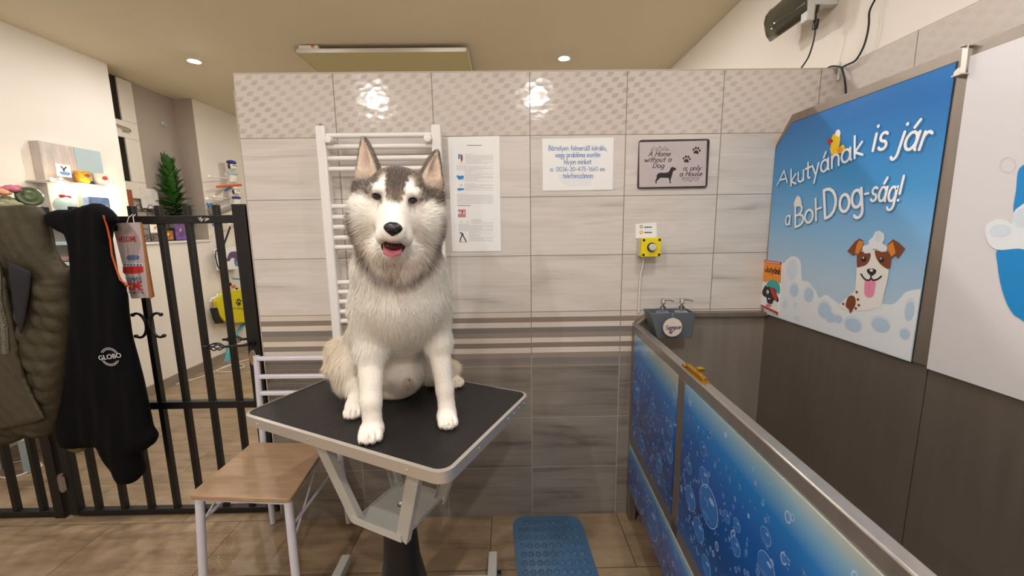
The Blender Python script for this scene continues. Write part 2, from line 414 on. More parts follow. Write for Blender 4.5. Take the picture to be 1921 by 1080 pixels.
def dup(root, delta, label=None):
    """a copy of a thing with its parts and their sub-parts"""
    r = root.copy(); COL.objects.link(r); r.location = Vector(root.location) + Vector(delta)
    if label: r['label'] = label
    for ch in list(root.children):
        c = ch.copy(); COL.objects.link(c); c.parent = r
        for q in list(ch.children):
            d = q.copy(); COL.objects.link(d); d.parent = c
    return r

# ---- planes for prints: origin o, axes ux (right as seen), uz (up), normal n towards the viewer
class Plane:
    def __init__(s, o, ux, uz, n): s.o = np.array(o, float); s.ux = np.array(ux, float); s.uz = np.array(uz, float); s.n = np.array(n, float)
    def px(s, x, y): 
        q = pt(x, y, s.o, s.n) - s.o; return np.array([q @ s.ux, q @ s.uz])
    def at(s, a, b, lift=0): return s.o + s.ux * a + s.uz * b + s.n * lift
BLN = [0]
def blob(g, P, pts, lift, mi):          # pts in plane coordinates; every ink layer sits a hair above the last
    BLN[0] += 1; lift = lift + (BLN[0] % 40) * 3e-6
    g.poly([P.at(a, b, lift) for a, b in pts], mi)
def pxblob(g, P, pts, lift, mi): blob(g, P, [P.px(*p) for p in pts], lift, mi)
def smoothpoly(pts, k=6):
    """closed Catmull-Rom outline"""
    pts = [np.array(p, float) for p in pts]; n = len(pts); out = []
    for i in range(n):
        a, b, c, d = pts[i - 1], pts[i], pts[(i + 1) % n], pts[(i + 2) % n]
        for j in range(k):
            t = j / k; out.append(.5 * (2 * b + (c - a) * t + (2 * a - 5 * b + 4 * c - d) * t * t + (3 * b - a - 3 * c + d) * t ** 3))
    return out
def ell(cx, cy, rx, ry, n=28, rot=0):
    ca, sa = math.cos(rot), math.sin(rot)
    return [(cx + rx * math.cos(t) * ca - ry * math.sin(t) * sa, cy + rx * math.cos(t) * sa + ry * math.sin(t) * ca)
            for t in (2 * math.pi * i / n for i in range(n))]
def stroke(g, P, pts, w, lift, mi):
    pts = [np.array(p, float) for p in pts]
    for p in pts: blob(g, P, ell(p[0], p[1], w / 2, w / 2, 10), lift, mi)
    for a, b in zip(pts, pts[1:]):
        d = b - a; l = np.linalg.norm(d)
        if l < 1e-7: continue
        q = np.array([-d[1], d[0]]) / l * w / 2
        blob(g, P, [a + q, a - q, b - q, b + q], lift, mi)
GL = {
'a': (1.05, "@.45,.5,.4,.5,20,380;.87,1 .87,.1 .95,0"), 'b': (1.0, ".1,1.7 .1,0;@.5,.5,.4,.5,0,360"), 'c': (.9, "@.47,.5,.4,.5,50,310"),
'd': (1.0, "@.45,.5,.4,.5,0,360;.87,1.7 .87,0"), 'e': (.95, ".1,.52 .85,.52 @.47,.5,.4,.5,10,310"), 'f': (.75, "@.6,1.35,.25,.3,40,180 .35,0;.05,.95 .7,.95"),
'g': (1.0, "@.45,.5,.4,.5,0,360;.87,1 .87,-.2 @.5,-.25,.37,.38,0,-150"), 'h': (.95, ".1,1.7 .1,0;.1,.6 @.47,.6,.37,.4,180,0 .84,0"),
'i': (.35, ".15,1 .15,0;.15,1.42 .16,1.45"), 'I': (.35, ".15,1 .15,0"), 'j': (.55, ".4,1 .4,-.2 @.15,-.2,.25,.35,0,-140;.4,1.42 .41,1.45"), 'J': (.55, ".4,1 .4,-.2 @.15,-.2,.25,.35,0,-140"),
'k': (.9, ".1,1.7 .1,0;.75,1 .12,.45 .8,0"), 'l': (.32, ".14,1.7 .14,0"), 'm': (1.35, ".1,1 .1,0;.1,.65 @.38,.65,.28,.35,180,0 .66,0;.66,.65 @.94,.65,.28,.35,180,0 1.22,0"),
'n': (.92, ".1,1 .1,0;.1,.6 @.45,.6,.35,.4,180,0 .8,0"), 'o': (.95, "@.47,.5,.42,.5,0,360"), 'p': (1.0, ".1,1 .1,-.65;@.5,.5,.4,.5,0,360"),
'r': (.72, ".1,1 .1,0;.1,.55 @.42,.6,.32,.4,180,50"), 's': (.85, "@.42,.75,.3,.25,40,260 @.42,.25,.32,.25,85,-150"), 't': (.72, ".35,1.5 .35,.2 @.55,.2,.2,.2,180,280;.02,1 .7,1"),
'u': (.92, ".1,1 .1,.4 @.45,.4,.35,.4,180,360 .8,1;.8,1 .8,0"), 'v': (.85, ".05,1 .42,0 .8,1"), 'w': (1.2, ".05,1 .32,0 .6,.8 .88,0 1.15,1"),
'y': (.88, ".05,1 .42,.1;.8,1 .25,-.65"), 'z': (.85, ".08,1 .75,1 .08,0 .8,0"), 'A': (1.2, ".05,0 .6,1.7 1.1,0;.25,.6 .95,.6"),
'B': (1.0, ".1,0 .1,1.7;.1,1.7 @.35,1.3,.5,.4,90,-90 .1,.9;.1,.9 @.4,.45,.6,.45,90,-90 .1,0"), 'D': (1.3, ".1,0 .1,1.7;.1,1.7 @.3,.85,.85,.85,90,-90 .1,0"),
'H': (1.15, ".1,0 .1,1.7;1,0 1,1.7;.1,.9 1,.9"), 'S': (1.1, "@.55,1.28,.42,.4,40,260 @.55,.44,.47,.45,85,-150"), '0': (1.05, "@.5,.8,.42,.8,0,360"),
'1': (.7, ".15,1.3 .4,1.6 .4,0"), '3': (1.0, "@.45,1.2,.36,.4,150,-90 @.45,.4,.42,.42,90,-150"), '4': (1.1, ".75,0 .75,1.6 .05,.5 1,.5"),
'5': (1.0, ".85,1.6 .2,1.6 .15,.9 @.45,.5,.42,.5,120,-150"), '6': (1.0, ".7,1.6 .22,.9 .08,.45 @.48,.42,.4,.42,170,530"), '7': (.95, ".08,1.6 .85,1.6 .35,0"),
'-': (.75, ".1,.6 .6,.6"), '!': (.4, ".15,1.7 .15,.5;.15,.05 .16,.07"), ',': (.4, ".2,.1 .1,-.3"), ':': (.4, ".15,.1 .16,.1;.15,.8 .16,.8"), ' ': (.6, ""),
'W': (1.6, ".05,1.7 .4,0 .8,1.4 1.2,0 1.55,1.7"), 'E': (.95, ".85,1.7 .1,1.7 .1,0 .85,0;.1,.9 .75,.9"), 'L': (.85, ".1,1.7 .1,0 .8,0"), 'C': (1.1, "@.6,.85,.5,.85,50,310"),
'O': (1.2, "@.6,.85,.5,.85,0,360"), 'M': (1.35, ".1,0 .15,1.7 .65,.5 1.15,1.7 1.2,0"), 'U': (1.1, ".1,1.7 .1,.5 @.5,.5,.4,.5,180,360 .9,1.7"), 'R': (1.1, ".1,0 .1,1.7;.1,1.7 @.4,1.28,.5,.42,90,-90 .1,.86 .95,0"),
'J_': (.8, ".6,1.7 .6,.4 @.3,.4,.3,.4,0,-160"),
}
ACC = {'á': ('a', 1), 'é': ('e', 1), 'í': ('I', 1), 'ó': ('o', 1), 'ü': ('u', 2), 'ő': ('o', 3)}
ACS = {1: ".38,1.25 .62,1.65", 2: ".28,1.35 .29,1.38;.62,1.35 .63,1.38", 3: ".3,1.25 .45,1.65;.6,1.25 .78,1.65"}
def strokes_of(ch):
    base, acc = ACC.get(ch, (ch, 0)); adv, spec = GL[base]
    if acc: spec = spec + ';' + (ACS[acc] if base != 'I' else ".1,1.25 .3,1.65")
    out = []
    for part in spec.split(';'):
        pts = []
        for tk in part.split():
            if tk[0] == '@':
                cx, cy, rx, ry, a0, a1 = map(float, tk[1:].split(',')); k = max(4, int(abs(a1 - a0) / 22))
                for i in range(k + 1):
                    a = R_(a0 + (a1 - a0) * i / k); pts.append((cx + rx * math.cos(a), cy + ry * math.sin(a)))
            else: pts.append(tuple(map(float, tk.split(','))))
        if pts: out.append(pts)
    return adv, out
def write(g, P, text, p0, p1, mi, lift=.0012, wt=.14, shear=0, off=(0, 0), gap=.12, thick=None):
    """text from p0=(px, baseline py, x-height py) to p1 the same, read off the photo and laid on the sheet's plane"""
    a0 = P.px(p0[0], p0[1]); a1 = P.px(p1[0], p1[1]); h0 = np.linalg.norm(P.px(p0[0], p0[2]) - a0); h1 = np.linalg.norm(P.px(p1[0], p1[2]) - a1)
    d = a1 - a0; Ln = np.linalg.norm(d); d = d / Ln; q = np.array([-d[1], d[0]])
    adv = []; pos = 0
    for ch in text:
        w = strokes_of(ch)[0] + gap; hh = h0 + (h1 - h0) * min(1, pos / max(1e-6, sum((strokes_of(c)[0] + gap) for c in text) * .5 * (h0 + h1)))
        adv.append((pos, hh)); pos += w * hh
    k = Ln / (pos - gap * h1)
    for ch, (s, hh) in zip(text, adv):
        for st in strokes_of(ch)[1]:
            pts = [a0 + d * (s + (x + shear * y) * hh) * k + q * y * hh + np.array(off) for x, y in st]
            stroke(g, P, pts, (thick or 1) * wt * hh, lift, mi)
def font_text(g, P, text, c, h, mi, lift=.001, shear=0, rot=0, width=None):
    cu = bpy.data.curves.new('t', 'FONT'); cu.body = text; cu.align_x = 'CENTER'; cu.align_y = 'CENTER'; cu.size = 1; cu.shear = shear
    o = bpy.data.objects.new('t', cu); COL.objects.link(o); dg = bpy.context.evaluated_depsgraph_get(); me = bpy.data.meshes.new_from_object(o.evaluated_get(dg))
    v = np.array([x.co[:2] for x in me.vertices]); fs = [tuple(p.vertices) for p in me.polygons]
    if len(v):
        ext = v.max(0) - v.min(0); v = v - (v.max(0) + v.min(0)) / 2; sy = h / ext[1]; sx = width / ext[0] if width else sy
        v = v * (sx, sy); ca, sa = math.cos(rot), math.sin(rot)
        g.add([P.at(c[0] + x * ca - y * sa, c[1] + x * sa + y * ca, lift) for x, y in v], fs, mi)
    bpy.data.objects.remove(o); bpy.data.curves.remove(cu); bpy.data.meshes.remove(me)
def paw(g, P, c, s, mi, lift, rot=0):
    ca, sa = math.cos(rot), math.sin(rot); T = lambda x, y: (c[0] + (x * ca - y * sa) * s, c[1] + (x * sa + y * ca) * s)
    blob(g, P, smoothpoly([T(x, y) for x, y in ((0, .1), (.33, -.1), (.5, -.42), (.3, -.6), (0, -.5), (-.3, -.6), (-.5, -.42), (-.33, -.1))], 4), lift, mi)
    for x, y, r in ((-.62, .12, .2), (-.24, .48, .22), (.24, .48, .22), (.62, .12, .2)):
        q = T(x, y); blob(g, P, ell(q[0], q[1], r * s * .85, r * s * 1.2, 14, rot), lift, mi)
# ------------------------------------------------------------------ the room
XL, XR, YB, YF = -2.35, 2.074, 4.6, -3.6
struct('floor', G().bx(-2.75, XR + .1, YF, YB, -.08, 0), M['floor'], smooth=0)
struct('ceiling', G().bx(-2.75, XR + .1, YF, YB, CEIL, CEIL + .08), M['ceil'], smooth=0)
struct('wall_back', G().bx(-2.75, XR + .1, YB, YB + .1, 0, CEIL), M['store'], smooth=0)
struct('wall_front', G().bx(-2.75, XR + .1, YF - .1, YF, 0, CEIL), M['plaster'], smooth=0)
g = G()   # left wall with a recess over a ledge
g.bx(XL - .3, XL, YF, 1.59, 0, CEIL).bx(XL - .3, XL, 1.59, 2.43, 0, 1.27).bx(XL - .3, XL, 2.43, YB, 0, CEIL)
struct('wall_left', g, M['plaster'], smooth=0)
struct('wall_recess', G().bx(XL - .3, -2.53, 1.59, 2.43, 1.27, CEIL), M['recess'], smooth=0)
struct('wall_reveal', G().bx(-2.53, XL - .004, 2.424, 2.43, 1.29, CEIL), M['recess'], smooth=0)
struct('trim_1', G().bx(-2.53, XL + .012, 1.595, 2.43, 1.27, 1.288), M['white_metal'], smooth=0)
struct('baseboard_left', G().bx(XL, XL + .012, YF, YB, 0, .085), M['trimgrey'], smooth=0)
struct('wall_right', G().bx(XR, XR + .1, YF, YB, 0, CEIL), M['plaster'], smooth=0)
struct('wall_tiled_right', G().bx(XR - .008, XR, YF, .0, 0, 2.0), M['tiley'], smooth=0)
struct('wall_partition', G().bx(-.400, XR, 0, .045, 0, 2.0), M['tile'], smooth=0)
struct('trim_2', G().bx(-.432, XR, .045, .10, 0, 1.95).bx(-.4, XR, .002, .10, 2.0, 2.004).bx(-.464, -.40, .10, .14, 0, 1.95), M['edge'], smooth=0)
# recessed window on the far left
w = thing('window_1', None, None, (-2.53, 1.72, 1.75)); w['kind'] = 'structure'
g = G()
for z0, z1 in ((1.80, 2.16), (2.30, 2.645)):
    g.bx(-2.53, -2.505, 1.6, 1.66, z0, z1).bx(-2.53, -2.505, 1.825, 1.96, z0, z1)
g.bx(-2.53, -2.505, 1.6, 1.96, 2.16, 2.30).bx(-2.53, -2.505, 1.6, 1.96, 1.66, 1.80)
mk('window_frame', g, M['winframe'], w, bevel=.004)
for z0, z1 in ((1.80, 2.16), (2.30, 2.645)): mk('pane', G().bx(-2.529, -2.518, 1.66, 1.825, z0, z1), M['glassdark'], w)
mk('window_handle', G().tube([(-2.5, 1.7, 2.245), (-2.485, 1.72, 2.25), (-2.482, 1.85, 2.235), (-2.49, 1.87, 2.22), (-2.49, 1.8, 2.215)], .006), M['chrome'], w)
solo('wall_hook', G().box((-2.525, 2.255, 2.38), (.01, .022, .03)).tube([(-2.52, 2.255, 2.37), (-2.5, 2.255, 2.355), (-2.497, 2.255, 2.375)], .004, 6), M['ink_ltblue'] if 'ink_ltblue' in M else M['paleblue'], 'tiny pale blue stick-on hook high on the recess wall', 'hook', bevel=.002)

# ------------------------------------------------------------------ ceiling lights
for x, y, e, lab in LAMPS:
    t = thing('ceiling_spotlight', lab, 'ceiling light', (x, y, CEIL - .012), 'recessed ceiling spotlights')
    mk('ring', G().lathe((x, y, CEIL - .012), [(.036, .012), (.046, .012), (.046, .004), (.042, 0), (.036, .003)], 28), M['chrome_ring'], t)
    prof = [(.0, 0), (.02, .0015), (.030, .005), (.034, .010), (0, .0105)]
    key = 'spot lens %d' % e
    if key not in M:
        M[key] = mat(key, 'ffffff', .3); b_ = M[key].node_tree.nodes['Principled BSDF']
        b_.inputs['Emission Color'].default_value = LAMP_COL + (1,); b_.inputs['Emission Strength'].default_value = e / (math.pi * math.pi * .034 ** 2)
    mk('lens', G().lathe((x, y, CEIL - .016), prof, 24), M[key], t)
t = thing('ceiling_panel', 'thin flat pale panel hung under the ceiling behind the partition', 'ceiling panel', (-.18, 1.6, 2.58))
mk('panel_sheet', G().bx(-.76, .435, 1.3, 2.1, 2.60, 2.622), M['panel'], t, bevel=.003)
mk('panel_rim', G().bx(-.765, .44, 1.292, 1.3, 2.598, 2.624).bx(-.768, -.76, 1.292, 2.1, 2.598, 2.624).bx(.435, .443, 1.292, 2.1, 2.598, 2.624), M['alu'], t)
for x in (-.55, .2): mk('hanger', G().bx(x, x + .03, 1.5, 1.53, 2.622, CEIL).bx(x, x + .03, 1.9, 1.93, 2.622, CEIL), M['alu'], t)
mk('connector_box', G().bx(-.735, -.6, 1.285, 1.33, 2.624, 2.645), M['chrome_ring'], t, bevel=.003)
mk('terminal', G().bx(-.645, -.625, 1.279, 1.285, 2.629, 2.64), M['orange_rub'], t)

# ------------------------------------------------------------------ right wall lamp and cables
t = thing('wall_lamp', 'smoked dark glass wall lamp with white bracket, top right above the tiles', 'lamp', (2.02, .15, 2.22))
g = G(); prof = [(1.955, 2.225), (1.935, 2.25), (1.93, 2.29), (1.935, 2.33), (1.955, 2.37)]
ys = [.305, .29, .22, .15, .09, .04]; vs = []
for k, y in enumerate(ys):
    for x, z in prof: vs.append((x, y, z if k else 2.245 + (z - 2.2) * .75))
for k, y in enumerate(ys):
    for x, z in prof: vs.append((x + .008, y, (z if k else 2.245 + (z - 2.2) * .75)))
n = len(prof); m_ = len(ys); o = n * m_; fs = []
for i in range(m_ - 1):
    for j in range(n - 1):
        a = i * n + j; fs += [(a, a + 1, a + n + 1, a + n), (o + a, o + a + n, o + a + n + 1, o + a + 1)]
for i in range(m_ - 1):
    a = i * n; fs += [(a, a + n, o + a + n, o + a)]; a += n - 1; fs += [(a, o + a, o + a + n, a + n)]
for j in range(n - 1):
    fs += [(j, o + j, o + j + 1, j + 1)]; a = (m_ - 1) * n + j; fs += [(a, a + 1, o + a + 1, o + a)]
mk('visor', G().add(vs, fs), M['visor'], t, smooth=60)
for b_ in ((1.945, 1.975, .035, .075, 2.20, 2.42), (1.975, 2.073, .04, .07, 2.26, 2.30), (1.945, 2.073, .19, .21, 2.285, 2.30)): mk('lamp_bracket', G().bx(*b_), M['lightgrey'], t, bevel=.004)
mk('wall_plate', G().bx(2.062, 2.073, -.02, .12, 2.31, 2.42), M['white_metal'], t, bevel=.003)
c1 = [onx(*q, 1.99) for q in ((1534, 8), (1531, 25), (1529, 60), (1524, 85), (1516, 108), (1503, 128))]
t = thing('power_cable', 'black cable with adapter block dropping from the dark wall lamp', 'cable', c1[-1])
mk('cord', G().tube(spl(c1), .0032, 8), M['black_plastic'], t)
a, b = onx(1532, 36, 1.99), onx(1528, 56, 1.99); mk('adapter', G().bar(a, b, .02, .016, (1, 0, 0)), M['black_plastic'], t, bevel=.004)
mk('plug', G().tube([onx(1535, 9, 1.99), onx(1532, 24, 1.99)], .006, 8), M['black_plastic'], t)
q = [onx(*k, 2.045) for k in ((1652, -18), (1640, 2), (1631, 22), (1630, 45), (1626, 68), (1618, 92), (1605, 113), (1590, 121), (1578, 127))]
q2 = [onx(*k, 2.045) for k in ((1553, 127), (1560, 124.5), (1570, 124.5), (1578, 127), (1583, 142), (1586, 160), (1587, 178))]
t = thing('hanging_cable', 'long black cable looping from the ceiling to the tile corner behind the poster', 'cable', q2[-1])
mk('cord', G().tube(spl(q), .0034, 8), M['black_plastic'], t); mk('branch_cord', G().tube(spl(q2), .0036, 8), M['black_plastic'], t)
solo('cable_clip', G().sph(onx(1575, 121, 2.055), (.008, .008, .012), 10).tube([onx(1575, 128, 2.058), onx(1572, 150, 2.058)], .004, 8), M['clip'], 'small clear plastic hook holding the black cable at the tile corner', 'hook')

# ------------------------------------------------------------------ towel radiator
t = thing('towel_radiator', 'white ladder towel radiator on the tiled wall behind the husky', 'radiator', (.2, -.05, .76))
for x0, x1 in ((-.05, -.012), (.404, .442)):
    mk('post', G().bx(x0, x1, -.088, -.05, .765, 1.778), M['white_metal'], t, bevel=.006, seg=3)
for z in (1.741, 1.699, 1.654, 1.613, 1.466, 1.423, 1.383, 1.340, 1.301, 1.154, 1.114, 1.073, 1.030, .989, .88, .84, .80):
    mk('rung', G().tube([(-.02, -.072, z), (.41, -.072, z)], .0105, 14), M['white_metal'], t)
for x, z in ((.005, 1.722), (.392, 1.722)):
    h = mk('wall_mount', G().lathe((x, -.108, z), [(.0, 0), (.013, .001), (.0155, .006), (.0155, .02), (.008, .022), (.008, .108), (0, .108)], 18, ax=(0, 1, 0)), M['white_metal'], t)
mk('air_vent', G().lathe((-.031, -.069, 1.778), [(.0, 0), (.009, 0), (.009, .008), (.005, .011), (0, .011)], 14), M['chrome'], t)

# ------------------------------------------------------------------ papers, sign, button on the wall
PW = Plane((0, 0, 0), (1, 0, 0), (0, 0, 1), (0, -1, 0))
def sheet(name, corners, mats, label, cat, art, th=.0015, parent=None):
    g = G(); P = Plane((0, -.001 - th, 0), PW.ux, PW.uz, PW.n); c = [PW.px(*q) for q in corners]
    g.prism([P.at(a, b) for a, b in c], (0, th, 0), 0); art(g, P); return solo(name, g, mats, label, cat, smooth=0)
def art_list(g, P):
    A = lambda x, y: P.px(840 + x / 4.7, 250 + y / 4.7)
    def line(x0, x1, y, mi=1, h=2.0):
        b = h; blob(g, P, [A(x0, y - b), A(x1, y - b), A(x1, y + b), A(x0, y + b)], .0004, mi)
    rng = random.Random(3)
    line(170, 300, 106, 2)
    for y0, y1, x0 in ((186, 272, 152), (282, 330, 78), (330, 425, 150), (444, 508, 150), (536, 620, 82), (760, 800, 205), (800, 858, 95), (866, 950, 188)):
        y = y0
        while y < y1:
            x = x0; e = 400 - (rng.random() < .25) * rng.uniform(40, 200) - (x0 < 90) * 0
            if y == y0: e = x0 + 80
            while x < e:
                L = rng.uniform(8, 26); line(x, min(e, x + L), y, 1, 1.3); x += L + 4
            y += 8.2
    line(84, 200, 636, 2)
    for (x, y, w, h, mi) in ((92, 182, 15, 45, 3), (90, 670, 68, 70, 5)): blob(g, P, [A(x, y), A(x + w, y), A(x + w, y + h), A(x, y + h)], .0005, mi)
    blob(g, P, smoothpoly([A(*q) for q in ((112, 190), (124, 186), (132, 205), (130, 240), (118, 250), (114, 225))], 3), .0006, 4)
    blob(g, P, [A(100, 257), A(132, 257), A(132, 262), A(100, 262)], .0005, 7)
    blob(g, P, smoothpoly([A(*q) for q in ((76, 378), (90, 368), (100, 375), (130, 372), (142, 378), (138, 398), (130, 412), (122, 400), (108, 412), (100, 402), (94, 412), (88, 395))], 3), .0006, 3)
    blob(g, P, smoothpoly([A(*q) for q in ((86, 485), (142, 485), (138, 502), (130, 500), (95, 506), (90, 500))], 3), .0006, 3)
    stroke(g, P, [A(108, 452), A(116, 466), A(126, 452)], .0016, .0006, 4)
    for x in (98, 118, 140): blob(g, P, ell(*A(x, 700), .004, .005, 10), .0008, 0); 
    blob(g, P, ell(*A(128, 695), .004, .006, 10), .0009, 4)
    for cx in (112, 172):
        stroke(g, P, [(a, b) for a, b in ell(*A(cx, 786), .0036, .004, 10)], .0007, .0006, 1); blob(g, P, ell(*A(cx + 8, 776), .0018, .0014, 8), .0007, 5)
    stroke(g, P, [A(108, 878), A(118, 876), A(126, 886), A(122, 905), A(112, 930), A(110, 952)], .0045, .0006, 6)
    stroke(g, P, [A(132, 884), A(136, 905), A(148, 925), A(162, 952)], .0045, .0006, 6)
    blob(g, P, [A(98, 954), A(172, 956), A(172, 960), A(98, 960)], .0005, 7)
sheet('instruction_sheet', ((840, 257), (937, 255), (940, 471), (849, 472)), [M['paper'], M['ink_grey'], M['ink_black'], M['ink_sky'], M['ink_brown'], M['ink_rose'], M['ink_black'], M['ink_amber']],
      'tall white sheet of small print with tiny pictures taped beside the radiator', 'notice', art_list)
def art_phone(g, P):
    for s, p0, p1 in (('Bármilyen felmerülő kérdés,', (1029, 282.2, 276.8), (1139, 282, 276.6)), ('vagy probléma esetén', (1042, 295, 289.5), (1126, 294.4, 288.9)),
                      ('hívjon minket', (1058, 308, 302.5), (1109, 307.6, 302.1)), ('a: 0036-30-475-1661-es', (1032, 321.3, 316.3), (1135, 320.6, 315.6)),
                      ('telefonszámon', (1056, 334, 328.6), (1112, 333.6, 328.2))):
        write(g, P, s, p0, p1, 1, .0005, .21)
    blob(g, P, smoothpoly([P.px(*q) for q in ((1050, 328), (1112, 326), (1110, 340), (1100, 348), (1066, 349), (1054, 342))], 4), .0002, 2)
sheet('phone_notice', ((1017, 260), (1151, 258), (1149, 356), (1018, 358)), [M['paper'], M['ink_blue'], mat('watermark print', 'e2e2e4', .6)],
      'white paper notice with a phone number in blue handwriting-style letters', 'notice', art_phone)
def art_dog_sign(g, P):
    A = lambda x, y: P.px(1160 + x / 7.715, 240 + y / 7.715)
    c = [A(*q) for q in ((302, 208), (1280, 182), (1258, 838), (300, 858))]
    blob(g, P, smoothpoly(c, 1) if False else c, .0014, 1)
    for dx, w in ((0, 1),):
        pass
    dog = [(532, 760), (548, 735), (552, 700), (560, 675), (580, 655), (610, 648), (660, 650), (700, 646), (728, 634), (742, 612), (752, 588), (766, 570), (782, 563), (798, 572), (815, 576), (832, 588), (834, 606), (815, 614), (795, 618), (786, 640), (776, 680), (764, 720), (755, 745), (752, 775), (762, 795), (742, 800), (737, 770), (730, 740), (722, 722), (680, 722), (640, 720), (605, 722), (580, 745), (556, 766), (548, 785), (553, 802), (536, 802), (534, 780)]
    blob(g, P, smoothpoly([A(*q) for q in dog], 3), .002, 2)
    paw(g, P, A(985, 455), .0215, 2, .002, -.12); paw(g, P, A(1128, 330), .0215, 2, .002, -.16)
    for s, p0, p1, h in (('A Home', (430, 410, 368), (748, 408, 366), 0), ('without a', (368, 494, 452), (760, 488, 446), 0), ('Dog', (490, 578, 536), (655, 578, 536), 0),
                         ('is only', (930, 616, 574), (1185, 612, 570), 0), ('a House', (880, 700, 658), (1205, 694, 652), 0)):
        f = lambda q: (1160 + q[0] / 7.715, 240 + q[1] / 7.715, 240 + q[2] / 7.715)
        write(g, P, s, f(p0), f(p1), 2, .002, .2, .28); write(g, P, s, f(p0), f(p1), 2, .0021, .12, .28, off=(.0009, -.0003))
    for cx, cy, s in ((597, 300, 1), (1043, 745, -1)):     # scroll flourishes
        for e in (1, -1):
            for k, (ox, oy, r) in enumerate(((38, 8, 20), (85, -4, 26), (118, 16, 15))):
                pts = [A(cx + e * (ox + r * (1 - i * .045) * math.cos(R_(200 - i * 26))), cy + s * (oy - r * (1 - i * .045) * math.sin(R_(200 - i * 26)))) for i in range(13)]
                stroke(g, P, pts, .0011, .002, 2)
            stroke(g, P, [A(cx, cy + s * 22), A(cx + e * 60, cy + s * 24), A(cx + e * 118, cy + s * 26)], .001, .002, 2)
        for a in (-50, 0, 50):
            blob(g, P, ell(*A(cx + 18 * math.sin(R_(a)), cy - s * 18 * math.cos(R_(a)) - s * 8), .0012, .0028, 10, -R_(a) * s), .002, 2)
    for q in ((318, 215), (1266, 200), (312, 838), (1246, 820)): blob(g, P, ell(*A(*q), .0013, .0013, 8), .0022, 3)
def rc(c, r, k=4):                    # rounded outline
    c = [np.array(p, float) for p in c]; out = []; n = len(c)
    for i in range(n):
        a, b, d = c[i - 1], c[i], c[(i + 1) % n]; u = (a - b) / np.linalg.norm(a - b); w = (d - b) / np.linalg.norm(d - b)
        for j in range(k + 1):
            t = j / k; out.append((1 - t) ** 2 * (b + u * r) + 2 * t * (1 - t) * b + t * t * (b + w * r))
    return out
g = G(); P = Plane((0, -.008, 0), PW.ux, PW.uz, PW.n)
g.prism([P.at(*q) for q in rc([PW.px(*q) for q in ((1198, 263), (1330, 261), (1325, 352), (1195, 354))], .012)], (0, .007, 0), 0); art_dog_sign(g, P)
solo('metal_sign', g, [M['signedge'], M['signmetal'], M['ink_black'], M['chrome']], 'grey metal wall sign with dark rim, black dog silhouette and two paw prints', 'sign', smooth=0)
def art_button(g, P):
    for k, (y, mi) in enumerate(((425, 1), (436, 2))):
        c = P.px(1203, y); blob(g, P, ell(*c, .0075, .0075, 18), .0004, mi); blob(g, P, ell(*c, .003, .003, 12), .0006, 0)
    write(g, P, 'Ilori gomb', (1210, 428, 425.4), (1224, 427.5, 424.9), 3, .0004, .3) if False else None
    for y in (426, 436): 
        for i in range(4): blob(g, P, [P.px(1209 + i * 3.6, y - 1.2), P.px(1211.8 + i * 3.6, y - 1.4), P.px(1211.8 + i * 3.6, y + 1.1), P.px(1209 + i * 3.6, y + 1.2)], .0004, 3)
sheet('button_label', ((1192, 420), (1231, 417), (1232, 445), (1192, 447)), [M['paper'], mat('green dot', '7fae5a', .5), M['ink_orange'], M['ink_black']],
      'small white card with a green and an orange dot above the yellow button', 'label', art_button)
t = thing('push_button_box', 'yellow push button box with grey knob on the tiled wall over the shampoo caddy', 'switch', (1.303, -.03, 1.24))
mk('back_box', G().bx(1.262, 1.346, -.035, -.001, 1.242, 1.322), M['lightgrey'], t, bevel=.004)
cv = mk('cover', G().bx(1.262, 1.346, -.062, -.035, 1.242, 1.322), M['yellow'], t, bevel=.003)
for x in (1.271, 1.337):
    for z in (1.251, 1.313): mk('screw', G().lathe((x, -.064, z), [(0, 0), (.0055, 0), (.0055, .004), (0, .004)], 12, ax=(0, 1, 0)), M['black_plastic'], cv)
cl = mk('collar', G().lathe((1.304, -.067, 1.283), [(0, 0), (.019, 0), (.019, .006), (0, .006)], 20, ax=(0, 1, 0)), M['black_plastic'], t)
mk('knob', G().lathe((1.304, -.083, 1.283), [(0, 0), (.011, 0), (.0145, .003), (.0145, .017), (0, .017)], 20, ax=(0, 1, 0)), M['lightgrey'], cl)
mk('cord_grip', G().lathe((1.288, -.018, 1.226), [(0, 0), (.006, 0), (.009, .006), (.009, .017), (0, .017)], 12), M['lightgrey'], t)
mk('cord', G().tube([(1.288, -.018, 1.23), (1.286, -.014, 1.2), (1.279, -.01, 1.15), (1.277, -.008, 1.08), (1.278, -.008, .99)], .004, 8), M['cable_white'], t)

# ------------------------------------------------------------------ dog wash tub
def fx(y): return 1.252 + .045 * y          # front face
XP = 1.842                                   # tall back panel
t = thing('dog_wash_tub', 'large stainless steel dog wash tub with blue bubble panels and tall printed backboards', 'tub', (1.5, -.9, 0))
YE = -1.62
def fq(y, z, d=0): return (fx(y) + d, y, z)
def fbox(g, y0, y1, z0, z1, d0, d1, mi=0):
    vs = [fq(y0, z0, d0), fq(y0, z0, d1), fq(y1, z0, d1), fq(y1, z0, d0), fq(y0, z1, d0), fq(y0, z1, d1), fq(y1, z1, d1), fq(y1, z1, d0)]
    g.add(vs, [(3, 2, 1, 0), (4, 5, 6, 7), (0, 1, 5, 4), (1, 2, 6, 5), (2, 3, 7, 6), (3, 0, 4, 7)], mi)
g = G(); fbox(g, -.012, YE, .908, .944, 0, .03); mk('front_rim', g, M['steel'], t, bevel=.004)
g = G(); fbox(g, -.01, -.05, .0, .908, 0, .035); mk('corner_post', g, M['steel_dark'], t, bevel=.003)
g = G(); fbox(g, -.552, -.607, .38, .908, 0, .03); mk('middle_post', g, M['steel_dark'], t, bevel=.003)
